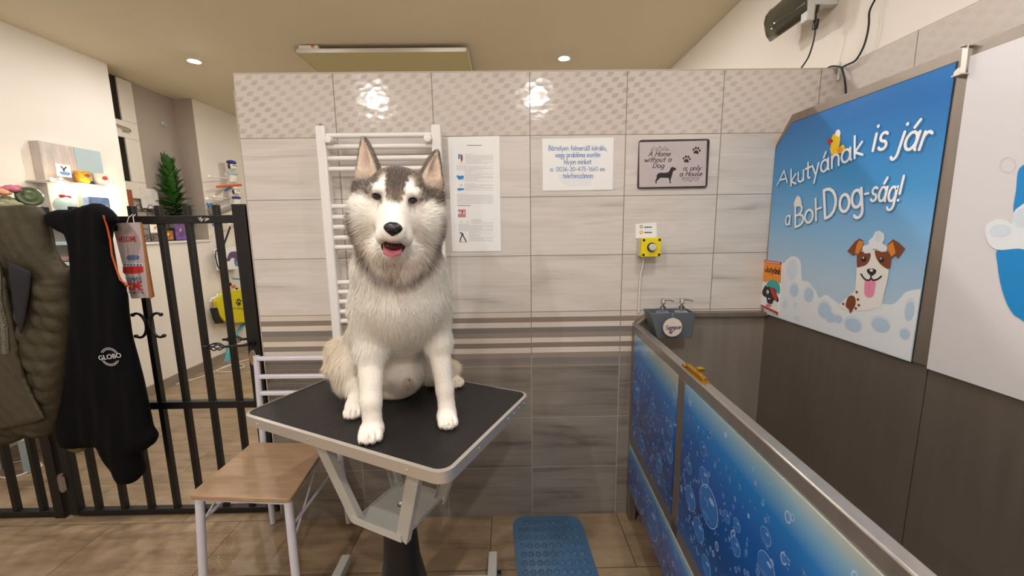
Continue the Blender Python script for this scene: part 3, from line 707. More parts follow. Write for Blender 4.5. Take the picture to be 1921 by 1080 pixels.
g = G(); fbox(g, -.05, YE, .376, .425, 0, .03); mk('middle_rail', g, M['steel_dark'], t, bevel=.003)
g = G(); fbox(g, YE + .04, YE, .0, .908, 0, .035); mk('corner_post', g, M['steel_dark'], t, bevel=.003)
def bubbles(g, ya, yb, za, zb, spots, seed, n):
    rng = random.Random(seed); d = -.0022
    def ring(y, z, ry, rz):
        k = 26; E_ = lambda f, dd: [(fx(y + a * f) + dd, y + a * f, z + b * f) for a, b in ((ry * math.cos(2 * math.pi * i / k), rz * math.sin(2 * math.pi * i / k)) for i in range(k))]
        g.add(E_(1, d) + E_(.945, d - .0002), [(i, (i + 1) % k, k + (i + 1) % k, k + i) for i in range(k)], 1)
        g.add(E_(.9, d), [tuple(range(k))], 2)
        hl = [(fx(y - ry * .3 + a) + d - .0004, y - ry * .3 + a, z + rz * .45 + b) for a, b in ell(0, 0, ry * .28, rz * .14, 12)]
        g.add(hl, [tuple(range(12))], 1)
        hl = [(fx(y + ry * .2 + a) + d - .0004, y + ry * .2 + a, z - rz * .62 + b) for a, b in ell(0, 0, ry * .4, rz * .1, 12)]
        g.add(hl, [tuple(range(12))], 3)
    for s in spots: ring(*s)
    for _ in range(n):
        y = rng.uniform(yb, ya); u = (y - yb) / (ya - yb); z = za + (zb - za) * (rng.random() ** 1.5) * (.55 + .4 * u); r = rng.uniform(.002, .0062)
        if yb + .02 < y < ya - .02 and za + .02 < z < zb - .02: ring(y, z, r, r * 1.25)
bp = [mat('bubble rim print', '93b4e0', .25), mat('bubble body print', '2e6cb8', .25), mat('bubble light print', '4d86c8', .25)]
def bpanel(ya, yb, za, zb, spots, seed, n, nm):
    g = G(); fbox(g, ya, yb, za, zb, -.002, .01, 0); bubbles(g, ya, yb, za, zb, spots, seed, n)
    return mk('printed_panel', g, [bubble_print(nm, za, zb, yb, ya)] + bp, t, smooth=0)
def spot(px, py, wpx, hpx):
    p = pt(px, py, (1.252, 0, 0), (1, -.045, 0)); dep = (p - CAM) @ CF
    return (p[1], p[2], hpx * .45 * dep / FPX, hpx * .45 * dep / FPX)
Z7 = lambda x, y, w, h: spot(1160 + x / 2.0775, 560 + y / 2.0775, w / 2.0775, h / 2.0775)
bpanel(-.052, -.55, .427, .908, [Z7(70, 365, 18, 95), Z7(135, 420, 20, 68), Z7(200, 600, 26, 88), Z7(203, 505, 26, 70), Z7(92, 560, 18, 60), Z7(158, 640, 18, 80)], 3, 220, 'small bubble panel')
bpanel(-.609, YE + .04, .427, .906, [Z7(332, 585, 28, 62), Z7(336, 695, 42, 85), Z7(354, 808, 66, 175), Z7(283, 778, 36, 104), Z7(425, 850, 24, 55), Z7(465, 882, 28, 58), Z7(578, 925, 36, 76), Z7(580, 1045, 74, 125), Z7(460, 965, 36, 80), Z7(315, 900, 36, 100), Z7(345, 1040, 40, 85), Z7(275, 650, 22, 70), Z7(358, 528, 16, 38), Z7(586, 856, 14, 30)], 5, 300, 'large bubble panel')
bpanel(-.03, YE + .04, .165, .376, [Z7(132, 862, 52, 160), Z7(112, 775, 28, 75), Z7(68, 755, 18, 66)], 8, 200, 'lower bubble panel')
# inner walls and end wall
g = G(); vs = [(fx(-.012), -.001, .30), (XP, -.001, .30), (XP, -.001, .985), (1.316, -.001, .989), (1.254, -.001, .944)]
g.prism(vs, (0, -.012, 0)); mk('end_wall', g, M['steel_in'], t, smooth=0)
g = G(); g.bar((1.262, -.02, .943), (1.316, -.02, .985), .038, .012, (0, 0, 1)).bar((1.316, -.02, .985), (XP - .004, -.02, .981), .038, .02, (0, 0, 1)); mk('wall_rim', g, M['steel_dark'], t, bevel=.002)
mk('tub_floor', G().prism([fq(-.012, .28, .03), (XP, -.012, .28), (XP, YE, .28), fq(YE, .28, .03)], (0, 0, .02)), M['steel_in'], t)
g = G(); fbox(g, -.05, YE, .30, .905, .03, .034); mk('inner_wall', g, M['steel_in'], t)
for y0_, y1_ in ((-.708, -.001), (YE, -.711)): mk('back_sheet', G().bx(XP, XP + .012, y0_, y1_, .30, .985), M['steel_back'], t, smooth=0)
mk('near_end_wall', G().bx(fx(YE), XP, YE - .012, YE, .3, .905), M['steel_in'], t)
# backboards: stainless frame, printed sheets
PB = Plane((XP, 0, 0), (0, -1, 0), (0, 0, 1), (-1, 0, 0))
poster = [PB.px(*q) for q in ((1434, 577), (1455, 281.7), (1486.7, 231.7), (1800, 116.7), (1714, 679), (1432, 586.6))]
poster[5] = np.array([.0, .981]); poster[0] = np.array([.002, 1.0])
for i_ in (0, 1, 2, 5): poster[i_] = poster[i_] + np.array([.011, .0])
outer = [(.0, .985), (.0, 1.70), (.085, 1.80), (-YE, 1.80), (-YE, .985)]
g = G(); g.prism([PB.at(a, b, .006) for a, b in outer], (.02, 0, 0)); mk('backboard_frame', g, M['steel_dark'], t, smooth=0)
LP_ = Plane(PB.at(0, 0, .009), PB.ux, PB.uz, PB.n)
LP_.px = PB.px
def bz(f): return [PB.at(a, b) for a, b in f]
g = G(); g.prism([PB.at(a, b, .0085) for a, b in poster], (.003, 0, 0), 0)
sky = 0; L0 = 0
Z6 = lambda x, y: PB.px(1420 + x / 2.16, 200 + y / 2.16)
Z4 = lambda x, y: PB.px(1540 + x / 4.32, 430 + y / 4.32)
# foam at the bottom of the poster
bot = lambda a: .9815 + a * .0015
foam = [(110, 640), (150, 606), (185, 625), (192, 700), (215, 708), (248, 745), (262, 775), (290, 762), (330, 790), (352, 800), (400, 792), (455, 800), (520, 798), (560, 800), (590, 780), (615, 752), (650, 742), (678, 738)]
fp = [np.array(q) for q in spl([Z6(*q) for q in foam], 5)]; ce = np.array(poster[4])
# follow the right edge of the sheet down to its corner
top = [Z6(100, 845 - 60)] + fp + [ce + (.0005, .235), ce + (-.002, .003), np.array([.012, .984])]
blob(g, LP_, top, .0003, 1)
for x, y, rx, ry, mi in ((152, 660, 22, 44, 2), (160, 740, 20, 32, 3), (220, 758, 22, 36, 3), (284, 820, 30, 40, 3), (308, 850, 26, 26, 3), (340, 858, 20, 20, 3), (400, 880, 40, 34, 3), (512, 880, 44, 36, 3), (612, 918, 24, 26, 3), (632, 822, 22, 50, 3), (172, 858, 14, 12, 2), (122, 800, 10, 22, 2), (165, 805, 8, 14, 2)):
    c = Z6(x, y); r = abs(Z6(x + rx, y)[0] - Z6(x - rx, y)[0]) / 2; h = abs(Z6(x, y + ry)[1] - Z6(x, y - ry)[1]) / 2
    e = [q for q in ell(c[0], c[1], r, h, 26)]; blob(g, LP_, e, .0006, 2); blob(g, LP_, ell(c[0] + r * .05, c[1] - h * .12, r * .86, h * .8, 24), .0008, mi)
# cartoon terrier in the foam
def art(pts, mi, lift, k=4): blob(g, LP_, smoothpoly([Z4(*q) for q in pts], k), lift, mi)
def artl(pts, mi, lift): blob(g, LP_, [Z4(*q) for q in pts], lift, mi)
art([(318, 215), (330, 180), (390, 165), (470, 165), (540, 170), (590, 190), (592, 240), (578, 330), (560, 430), (540, 520), (520, 610), (470, 640), (330, 660), (165, 630), (200, 580), (255, 535), (298, 495), (306, 430), (312, 330)], 4, .001)
stroke(g, LP_, [Z4(*q) for q in ((582, 300), (570, 390), (552, 470), (530, 545), (516, 610))], .0012, .0012, 8)
stroke(g, LP_, [Z4(*q) for q in ((316, 290), (308, 400), (302, 490), (240, 550), (160, 618))], .0012, .0012, 8)
art([(318, 200), (330, 172), (400, 190), (428, 195), (424, 240), (395, 285), (340, 305), (318, 300)], 5, .0014)
art([(468, 170), (530, 182), (590, 178), (600, 235), (584, 318), (540, 306), (495, 265), (470, 215)], 5, .0014)
artl([(238, 178), (300, 100), (338, 74), (368, 90), (372, 130), (330, 210), (302, 200), (292, 214)], 5, .0016)
artl([(336, 90), (366, 96), (368, 130), (328, 202), (302, 190), (316, 130)], 6, .0018)
artl([(568, 122), (614, 80), (660, 108), (712, 158), (652, 238), (636, 208), (598, 238), (572, 170)], 5, .0016)
artl([(572, 128), (612, 100), (636, 190), (600, 222), (574, 170)], 6, .0018)
for x, y in ((375, 242), (520, 248)):
    c = Z4(x, y); w = abs(Z4(x + 20, y)[0] - c[0]); h = abs(Z4(x, y + 22)[1] - c[1]); blob(g, LP_, ell(*c, w, h, 20), .0018, 7)
    c = Z4(x - 4, y - 12); blob(g, LP_, ell(*c, w * .35, h * .35, 12), .002, 4)
art([(400, 335), (410, 320), (460, 320), (476, 335), (470, 355), (440, 376), (412, 358)], 7, .0018)
c = Z4(437, 332); blob(g, LP_, ell(*c, .006, .004, 12), .002, 4)
wl = abs(Z4(352, 362)[0] - Z4(364, 362)[0])
stroke(g, LP_, [Z4(*q) for q in ((352, 362), (372, 392), (392, 410), (420, 412), (434, 395), (434, 372), (434, 395), (450, 412), (478, 408), (500, 395), (518, 380))], wl, .0018, 7)
art([(384, 420), (430, 412), (470, 424), (462, 500), (446, 542), (412, 552), (382, 530), (378, 480)], 9, .0016)
stroke(g, LP_, [Z4(422, 440), Z4(418, 500)], .0014, .0019, 10)
art([(232, 580), (250, 545), (282, 535), (305, 560), (306, 610), (285, 650), (262, 680), (250, 648), (226, 625)], 5, .0014)
for q in ((316, 508), (326, 568), (333, 614), (308, 640), (206, 604)): c = Z4(*q); blob(g, LP_, ell(*c, .005, .0045, 12), .0014, 5)
# foam on its head
art([(364, 150), (380, 130), (412, 122), (418, 90), (450, 60), (470, 22), (500, 14), (538, 35), (542, 80), (528, 112), (566, 140), (558, 172), (520, 182), (492, 164), (452, 160), (420, 190), (380, 192)], 1, .002)
c = Z4(494, 58); blob(g, LP_, ell(*c, .012, .018, 18), .0022, 2)
# rubber duck
Z3 = lambda x, y: PB.px(1420 + x / 3, y / 3)
D_ = lambda pts, mi, l: blob(g, LP_, smoothpoly([Z3(*q) for q in pts], 4), l, mi)
D_([(440, 765), (462, 750), (484, 765), (484, 800), (478, 830), (500, 815), (512, 828), (500, 858), (470, 862), (440, 872), (428, 840), (436, 800)], 11, .0012)
D_([(414, 786), (434, 782), (436, 806), (416, 810)], 12, .0014); D_([(458, 755), (464, 735), (478, 728), (488, 745), (482, 768), (468, 765)], 4, .0014)
D_([(436, 788), (442, 786), (443, 798), (437, 799)], 7, .0014); D_([(470, 835), (500, 830), (490, 855), (470, 858)], 13, .0013)
# lettering with a soft printed shadow
for off, mi, l in (((.003, -.004), 14, .001), ((0, 0), 15, .0024)):
    for s, p0, p1 in (('A', (1462, 348, 334), (1484, 342, 326)), ('kutyának', (1488, 349, 331), (1627, 289, 264)), ('is', (1641, 283, 253), (1670, 279, 249)),
                      ('jár', (1684, 281, 250), (1748, 280, 249)), ('a', (1478, 422, 405), (1488, 421, 404)), ('Bol', (1496, 426, 403), (1540, 412, 388)), ('-', (1537, 404, 385), (1549, 400, 381)),
                      ('Dog', (1552, 410, 379), (1627, 384, 352)), ('-', (1627, 378, 355), (1637, 376, 353)), ('ság!', (1638, 377, 352), (1696, 377, 350))):
        write(g, LP_, s, p0, p1, mi, l, .18, .08, off)
D_([(172 / .72 - 0 + 0, 0), ], 4, .002) if False else None
blob(g, LP_, smoothpoly([Z6(*q) for q in ((162, 402), (164, 384), (175, 362), (188, 368), (193, 395), (180, 405))], 4), .0026, 4)
mk('poster_gap_line', G().poly([PB.at(.335 + (a - .335) * 1.008 , 1.37 + (b - 1.37) * 1.006, .0075) for a, b in poster]), M['black_plastic'], t, smooth=0)  # black sheet standing in for the dark gap around the poster
pm = [grad_material('poster sky print', 'z', .99, 1.77, [(0, 'c9d2dc'), (.3, 'a9c3da'), (.5, '7fb2dc'), (.72, '3f93d0'), (1, '1c6fb8')], .22, ('y', -.12)),
      M['ink_foam'], M['ink_foam2'], M['ink_pale'], mat('warm white print', 'e6e1de', .35), M['ink_brown'], M['ink_amber'], M['ink_black'], M['ink_grey'], M['ink_pink'], M['ink_rose'], M['ink_yellow'], M['ink_red'], M['ink_amber'], M['ink_shadow'], M['ink_white']]
pm[5] = mat('terrier brown print', '7a3f1e', .35); pm[6] = mat('ear lining print', 'd98232', .35)
mk('poster', g, pm, t, smooth=0)
g = G(); w1 = [PB.px(*q) for q in ((1826.7, 105), (1744, 690.7))]
wc = [(w1[0][0], w1[0][1]), (-YE - .03, 1.77), (-YE - .03, .981), (w1[1][0], w1[1][1])]
g.prism([PB.at(a, b, .0085) for a, b in wc], (.003, 0, 0), 0)
ZW = lambda x, y: PB.px(1840 + x / 2.704, 260 + y / 2.7)
blob(g, LP_, smoothpoly([ZW(*q) for q in ((106, 560), (106, 640), (118, 720), (140, 800), (170, 865), (215, 908), (330, 930), (330, 545), (215, 552))], 4), .0006, 1)
blob(g, LP_, smoothpoly([ZW(*q) for q in ((217, 150), (200, 260), (186, 362), (215, 380), (300, 390), (300, 140))], 4), .0006, 1)
blob(g, LP_, smoothpoly([ZW(*q) for q in ((42, 470), (55, 430), (100, 408), (150, 412), (180, 430), (190, 380), (210, 350), (300, 320), (340, 560), (215, 556), (110, 562), (60, 530))], 4), .001, 2)
for x, y, a, b in ((120, 465, 55, 32), (235, 400, 45, 50)): 
    c = ZW(x, y); blob(g, LP_, ell(*c, abs(ZW(x + a, y)[0] - c[0]), abs(ZW(x, y + b)[1] - c[1]), 22), .0014, 3)
stroke(g, LP_, [ZW(*q) for q in ell(158, 132, 40, 38, 24)] + [ZW(198, 132)], .0012, .0008, 4)
mk('poster', g, [mat('white backboard print', 'd4d0d2', .4), M['ink_sky'], M['ink_foam'], M['ink_foam2'], mat('faint lilac print', 'c6bfce', .4)], t, smooth=0)
g = G(); a = onx(1812, 85, XP - .02); b = onx(1806, 140, XP - .02)
g.bar(a, b, .013, .003, (1, 0, 0)); g.bx(XP - .03, XP - .006, a[1] - .006, a[1] + .006, a[2] - .003, a[2]); g.bx(XP - .028, XP - .006, b[1] - .004, b[1] + .02, b[2], b[2] + .004)
q = onx(1798, 136, XP - .012); g.lathe(q, [(0, 0), (.012, 0), (.012, .006), (0, .006)], 16, ax=(1, 0, 0)); mk('corner_bracket', g, M['alu'], t, bevel=.001)
g = G(); yl = -.60
def lt(y0, y1, d0, d1, z0, z1): fbox(g, y0, y1, z0, z1, d0, d1)
lt(-.565, -.585, .004, .028, .944, .952); lt(-.59, -.70, .003, .028, .944, .947); lt(-.59, -.698, .008, .022, .947, .957); lt(-.632, -.65, .018, .036, .957, .966)
g.tube([fq(-.575, .954, .015), fq(-.68, .957, .015)], .004, 8)
mk('bolt_latch', g, M['brass'], t, bevel=.001)

# ------------------------------------------------------------------ flyer leaning on the poster
g = G(); ZF = lambda x, y: PB.px(1420 + x / 7.71, 470 + y / 7.71)
FP = Plane(PB.at(0, 0, .014), PB.ux, PB.uz, PB.n); FP.px = PB.px
fl = [ZF(*q) for q in ((158, 130), (412, 165), (355, 935), (100, 815))]
g.prism([FP.at(a, b) for a, b in fl], (.003, 0, 0), 0)
def FB(pts, mi, l, k=0): blob(g, FP, smoothpoly([ZF(*q) for q in pts], 4) if k else [ZF(*q) for q in pts], l, mi)
FB([(156, 160), (410, 205), (395, 470), (340, 460), (250, 420), (180, 450), (133, 440)], 1, .0004); FB([(158, 130), (412, 165), (410, 205), (156, 160)], 2, .0006); FB([(103, 812), (108, 775), (360, 890), (355, 935)], 2, .0006)
for i in range(9): FB([(172 + i * 24, 146 + i * 3.4), (188 + i * 24, 148 + i * 3.4), (188 + i * 24, 162 + i * 3.4), (172 + i * 24, 160 + i * 3.4)], 0, .0008)
for i in range(8): FB([(120 + i * 27, 815 + i * 12), (138 + i * 27, 822 + i * 12), (138 + i * 27, 832 + i * 12), (120 + i * 27, 826 + i * 12)], 0, .0008)
FB([(188, 500), (210, 445), (270, 420), (340, 440), (385, 530), (375, 620), (330, 600), (250, 540)], 3, .0006, 1)
FB([(125, 590), (170, 500), (190, 515), (250, 530), (320, 560), (340, 640), (365, 700), (350, 745), (320, 720), (290, 720), (265, 770), (200, 750), (185, 680), (140, 650)], 4, .0008, 1)
FB([(240, 540), (290, 550), (335, 620), (345, 700), (315, 715), (270, 640)], 2, .001, 1); FB([(185, 590), (205, 565), (225, 595), (205, 625)], 0, .0012, 1); FB([(198, 590), (206, 580), (212, 596), (205, 608)], 4, .0014, 1)
FB([(215, 685), (240, 688), (236, 705), (216, 700)], 0, .0012, 1); FB([(175, 790), (215, 760), (255, 785), (240, 815), (190, 815)], 5, .0008, 1)
w_ = lambda s, a, b, c, d, e, f: write(g, FP, s, (1420 + a / 7.71, 470 + b / 7.71, 470 + c / 7.71), (1420 + d / 7.71, 470 + e / 7.71, 470 + f / 7.71), 4, .0012, .26)
w_('a', 160, 300, 270, 182, 304, 274); w_('kutyánk', 190, 302, 255, 390, 345, 290)
solo('dog_flyer', g, [M['paper'], M['ink_orange'], M['ink_red'], M['ink_teal'], M['ink_black'], M['ink_rose']], 'small orange and white flyer with a black dog at the lower left of the poster', 'flyer', smooth=0)

# ------------------------------------------------------------------ shampoo caddy
t = thing('shampoo_caddy', 'dark grey plastic caddy hung on the tub corner rim', 'caddy', (1.41, -.1, .875))
g = G(); T0, T1, Bz, Tz = (1.302, 1.508), (1.325, 1.49), .876, .995
def tray(g, x0, x1, X0, X1, y0, y1, Y0, Y1, z0, z1, th):
    vs = [(x0, y0, z0), (x1, y0, z0), (x1, y1, z0), (x0, y1, z0), (X0, Y0, z1), (X1, Y0, z1), (X1, Y1, z1), (X0, Y1, z1)]
    vs += [(X0 + th, Y0 + th, z1), (X1 - th, Y0 + th, z1), (X1 - th, Y1 - th, z1), (X0 + th, Y1 - th, z1), (x0 + th, y0 + th, z0 + th), (x1 - th, y0 + th, z0 + th), (x1 - th, y1 - th, z0 + th), (x0 + th, y1 - th, z0 + th)]
    g.add(vs, [(3, 2, 1, 0), (0, 1, 5, 4), (1, 2, 6, 5), (2, 3, 7, 6), (3, 0, 4, 7), (4, 5, 9, 8), (5, 6, 10, 9), (6, 7, 11, 10), (7, 4, 8, 11), (8, 9, 13, 12), (9, 10, 14, 13), (10, 11, 15, 14), (11, 8, 12, 15), (12, 13, 14, 15)])
q_ = [ony(*k, -.13) for k in ((1226, 636), (1299, 636), (1210, 587), (1304, 588))]
ZB = q_[0][2]
tray(g, q_[0][0] + .018, q_[1][0], q_[2][0] + .022, q_[3][0], -.125, -.05, -.135, -.042, q_[0][2], q_[2][2], .004)
mk('bin', g, M['dark_grey'], t, bevel=.003)
for x in (1.335, 1.425): mk('hook', G().bx(x, x + .015, -.045, -.004, .992, .998), M['dark_grey'], t)
mk('wire_clip', G().tube([(1.31, -.06, .975), (1.318, -.1, .97), (1.33, -.13, .955)], .002, 6), M['chrome'], t)
for k, (x, lab, liq) in enumerate(((1.352, 'left pump bottle with violet contents and chrome pump in the grey caddy', 'soap'), (1.432, 'right clear pump bottle with chrome pump in the grey caddy', 'clear'))):
    b = thing('pump_bottle', lab, 'bottle', (x, -.09, q_[0][2] + .005), 'pump bottles in the caddy')
    mk('bottle', G().lathe((x, -.09, ZB + .005), [(0, 0), (.03, 0), (.032, .005), (.032, .090), (.028, .102), (.012, .110), (.012, .116), (0, .116)], 24), M['clear'], b)
    mk('contents', G().lathe((x, -.09, ZB + .01), [(0, 0), (.028, 0), (.028, .075), (0, .075)], 20), M[liq] if liq == 'soap' else M['lightgrey'], b)
    p = mk('pump', G().lathe((x, -.09, ZB + .120), [(0, 0), (.0125, 0), (.0125, .012), (.006, .014), (.006, .022), (.011, .023), (.011, .042), (.009, .045), (0, .045)], 20).tube([(x, -.09, ZB + .158), (x + .022, -.096, ZB + .160), (x + .042, -.102, ZB + .154)], [.0045, .004, .003], 8), M['chrome'], b)
g = G(); TP = Plane((0, -.150, 0), PW.ux, PW.uz, PW.n); c = TP.px(1262, 614); rr = .039
g.prism([TP.at(*q) for q in ell(c[0], c[1], rr, rr * 1.0, 36)], (0, .004, 0), 0)
for i in range(36):
    a, b = 2 * math.pi * i / 36, 2 * math.pi * (i + 1) / 36; stroke(g, TP, [(c[0] + rr * .9 * math.cos(a), c[1] + rr * .9 * math.sin(a)), (c[0] + rr * .9 * math.cos(b), c[1] + rr * .9 * math.sin(b))], .0006, .0004, 2)
write(g, TP, 'Sampon', (1248.5, 618, 613.5), (1278, 616.5, 612), 1, .0008, .26, .15)
paw(g, TP, (c[0] - .007, c[1] - .0185), .0125, 1, .0008, -.1)
stroke(g, TP, [(c[0] - .008, c[1] + .022), (c[0], c[1] + .017), (c[0] + .008, c[1] + .022)], .0016, .0006, 2)
tg = solo('name_tag', g, [mat('pale wood tag', 'd9c9bd', .6), mat('navy marker', '1d2748', .6), M['ink_grey']], 'round pale tag with blue writing hanging on the front of the grey caddy', 'tag', smooth=0)
mk('string', G().tube([(c[0], -.149, c[1] + rr * .8), (c[0] + .001, -.146, c[1] + rr + .004), (c[0] + .001, -.137, q_[2][2] + .002)], .0009, 6), M['teal_cloth'], tg)

# ------------------------------------------------------------------ bath mat
g = G(); ol = rc([(.700, -.012), (1.025, .0 - .012), (1.062, -.80), (.742, -.82)], .075, 8)
g.prism([(a, b, .0) for a, b in ol], (0, 0, .004)); 
for r in range(17):
    for k in range(9):
        u = (k + .5 + (.0 if r % 2 else .0)) / 9; v = (r + .5) / 17; x = .700 + .022 + (.325 - .044) * u + .038 * v; y = -.035 - .77 * v
        if (r == 0 and k in (0, 8)): continue
        g.lathe((x, y, .004), [(.013, 0), (.0115, .0035), (.007, .006), (.0, .0066)], 14)
solo('bath_mat', g, M['matblue'], 'blue bubbled vinyl bath mat on the floor in front of the tub', 'mat')
# ------------------------------------------------------------------ grooming table
TC = np.array([.3135, -.497, 0]); TU = np.array([.899, -.437, 0]); TV = np.array([.437, .899, 0]); TZ = .81
def tl(u, v, z): return TC + TU * u + TV * v + np.array([0, 0, z])
t = thing('grooming_table', 'grooming table with black rubber top and silver edge under the sitting husky', 'table', (TC[0], TC[1], 0))
def rrect(a, b, r, k=6):
    return [(x, y) for cx, cy, s in ((a - r, b - r, 0), (-a + r, b - r, 90), (-a + r, -b + r, 180), (a - r, -b + r, 270)) for x, y in ((cx + r * math.cos(R_(s + 90 * i / k)), cy + r * math.sin(R_(s + 90 * i / k))) for i in range(k + 1))]
HA, HB = .383, .2545
mk('table_top', G().prism([tl(u, v, TZ - .02) for u, v in rrect(HA - .004, HB - .004, .036)], (0, 0, .02)), M['rubber'], t)
g = G(); ins, out = rrect(HA - .009, HB - .009, .033, 8), rrect(HA, HB, .04, 8); n = len(ins); vs = []
for ring, z in ((ins, TZ - .03), (out, TZ - .03), (out, TZ + .0005), (ins, TZ + .003)): vs += [tl(u, v, z) for u, v in ring]
g.add(vs, [(k * n + i, k * n + (i + 1) % n, ((k + 1) % 4) * n + (i + 1) % n, ((k + 1) % 4) * n + i) for k in range(4) for i in range(n)])
mk('edge_trim', g, M['alu'], t, smooth=30)
for u in (-.3, -.08, .27): mk('rivet', G().sph(tl(u, -HB, TZ - .015), .0035, 8), M['chrome'], t)
for v in (-.1, .08, .12, .16, .2): mk('rivet', G().sph(tl(HA, v, TZ - .014), .0035, 8), M['chrome'], t)
mk('under_frame', G().prism([tl(u, v, TZ - .045) for u, v in rrect(.27, .19, .01)], (0, 0, .024)), M['grey_paint'], t)
for su, sv in ((-1, -1), (1, -1), (1, 1), (-1, 1)):
    ub = -.09 if su < 0 else .1; a = tl(ub + .0, sv * .105, .425); b = tl(su * .22, sv * (.15 if sv < 0 else .13), TZ - .03)
    g = G(); d = TV * sv
    g.bar(a, b, .042, .004, d); off = np.cross((b - a) / np.linalg.norm(b - a), d); off /= np.linalg.norm(off)
    for s in (-1, 1): g.bar(a + off * .02 * s - d * .009, b + off * .02 * s - d * .009, .003, .022, d)
    mk('arm', g, M['grey_paint'], t, bevel=.001)
g = G(); g.prism([tl(u, v, .428) for u, v in rrect(.1, .113, .004, 2)], (0, 0, .004))
for s in (-1, 1):
    g.bar(tl(-.1 + .005, s * .111, .436), tl(.105, s * .111, .436), .004, .024); g.bar(tl(s * .098 + .005, -.112, .43), tl(s * .098 + .005, .112, .43), .004, .012)
mk('tray', g, M['grey_paint'], t)
mk('tray_bolt', G().lathe(tl(0, .01, .432), [(0, 0), (.012, 0), (.012, .004), (.007, .005), (.007, .01), (0, .01)], 12), M['chrome'], t)
mk('column_cover', G().lathe((TC[0], TC[1], .06), [(.0, 0), (.09, 0), (.086, .06), (.062, .18), (.055, .3), (.055, .362), (.05, .368), (0, .368)], 32), M['black_plastic'], t)
BX, BY = .318, -.56
for x in (BX - .302, BX + .302): mk('foot_bar', G().bx(x - .018, x + .018, BY - .29, BY + .29, .012, .052), M['grey_paint'], t, bevel=.003)
mk('cross_bar', G().bx(BX - .285, BX + .285, BY - .03 + .15, BY + .03 + .15, .018, .05).bx(BX - .1, BX + .1, BY - .06, BY + .16, .05, .06), M['grey_paint'], t, bevel=.003)
for x in (BX - .302, BX + .302):
    for y in (BY - .27, BY + .2): mk('foot', G().lathe((x + .0, y, 0), [(0, 0), (.016, 0), (.016, .012), (0, .012)], 14), M['black_plastic'], t)
mk('adjuster_wheel', G().lathe((BX + .322, BY + .2, .02), [(0, 0), (.02, 0), (.02, .015), (0, .015)], 16, ax=(1, 0, 0)), M['black_plastic'], t)

# ------------------------------------------------------------------ chair
t = thing('chair', 'white tube chair with light wood seat standing left of the grooming table', 'chair', (-.27, -.25, 0))
sq = [(-.447, -.438), (-.068, -.47), (-.098, -.105), (-.44, -.085)]
mk('seat', G().prism([(a, b, .436) for a, b in rc(sq, .02)], (0, 0, .016)), M['wood_seat'], t, bevel=.003)
g = G(); fr = [(-.432, -.42, .428), (-.085, -.452, .428), (-.108, -.12, .428), (-.425, -.1, .428)]
for i in range(4): g.tube([fr[i], fr[(i + 1) % 4]], .009, 8)
mk('seat_frame', g, M['white_tube'], t)
for a, b in (((-.425, -.415), (-.45, -.43)), ((-.09, -.447), (-.085, -.46))): mk('leg', G().tube([(*a, .432), (*b, 0.006)], .0145, 14).lathe((*b, 0), [(0, 0), (.016, 0), (.016, .02), (0, .02)], 14), M['white_tube'], t)
mk('leg', G().tube([(-.412, -.035, .83), (-.423, -.038, .43), (-.43, -.022, .006)], .0125, 14), M['white_tube'], t)
mk('leg', G().tube([(-.082, -.04, .83), (-.08, -.045, .43), (-.07, -.03, .006)], .0125, 14), M['white_tube'], t)
for z in (.818, .735, .658): mk('back_rail', G().bar((-.412, -.036, z), (-.082, -.041, z), .02, .018), M['white_tube'], t, bevel=.004)
for a, b in (((-.43, -.36, .43), (-.437, -.2, .16)), ((-.085, -.385, .43), (-.08, -.045, .2))): pass
mk('brace', G().tube([(-.44, -.43, .30), (-.405, -.28, .425)], .004, 8), M['white_tube'], t)
mk('brace', G().tube([(-.088, -.452, .26), (-.105, -.19, .425)], .004, 8), M['white_tube'], t)
mk('side_rail', G().tube([(-.085, -.44, .33), (-.079, -.04, .33)], .006, 8), M['white_tube'], t)
mk('side_rail', G().tube([(-.43, -.415, .33), (-.424, -.035, .33)], .006, 8), M['white_tube'], t)

# ------------------------------------------------------------------ black iron gate and fence
GY = .067
def scroll(g, cx, cz, sx, sz, r, th=.006):
    g.tube([(cx + sx * (r * (1 - i * .055)) * (1 - math.cos(R_(i * 30))) - 0, GY - .016, cz + sz * r * (1 - i * .05) * math.sin(R_(i * 30)) * 1.2) for i in range(9)], [th * (1 - .05 * i) for i in range(9)], 8)
t = thing('iron_gate', 'black iron gate leaf with upright bars between the fence and the tiled partition', 'gate', (-.95, GY, 0))
mk('stile', G().bx(-1.45, -1.412, GY - .018, GY + .018, .012, 1.489), M['black_iron'], t, bevel=.002)
mk('stile', G().bx(-.500, -.442, GY - .02, GY + .02, .012, 1.489), M['black_iron'], t, bevel=.002)
for z0, z1 in ((.006, .034), (.55, .584), (1.408, 1.443)): mk('rail', G().bx(-1.412, -.5, GY - .016, GY + .016, z0, z1), M['black_iron'], t, bevel=.002)
for x in (-1.326, -1.2, -1.07, -.945, -.828, -.706, -.579): mk('bar', G().bx(x - .0115, x + .0115, GY - .012, GY + .012, .03, 1.488), M['black_iron'], t, bevel=.002)
g = G()
for s in (1, -1):
    cv_ = [(-.937 + s * (.046 - .036 * math.cos(a)), GY - .016, .955 + .056 * math.sin(a)) for a in np.linspace(R_(-118), R_(118), 17)]
    g.tube(cv_, [.0035] + [.006] * 15 + [.0035], 8)
    for p_ in (cv_[0], cv_[-1]): g.sph(p_, .009, 10)
g.sph((-.937, GY - .014, .955), (.016, .01, .03), 12); mk('scroll_ornament', g, M['black_iron'], t)
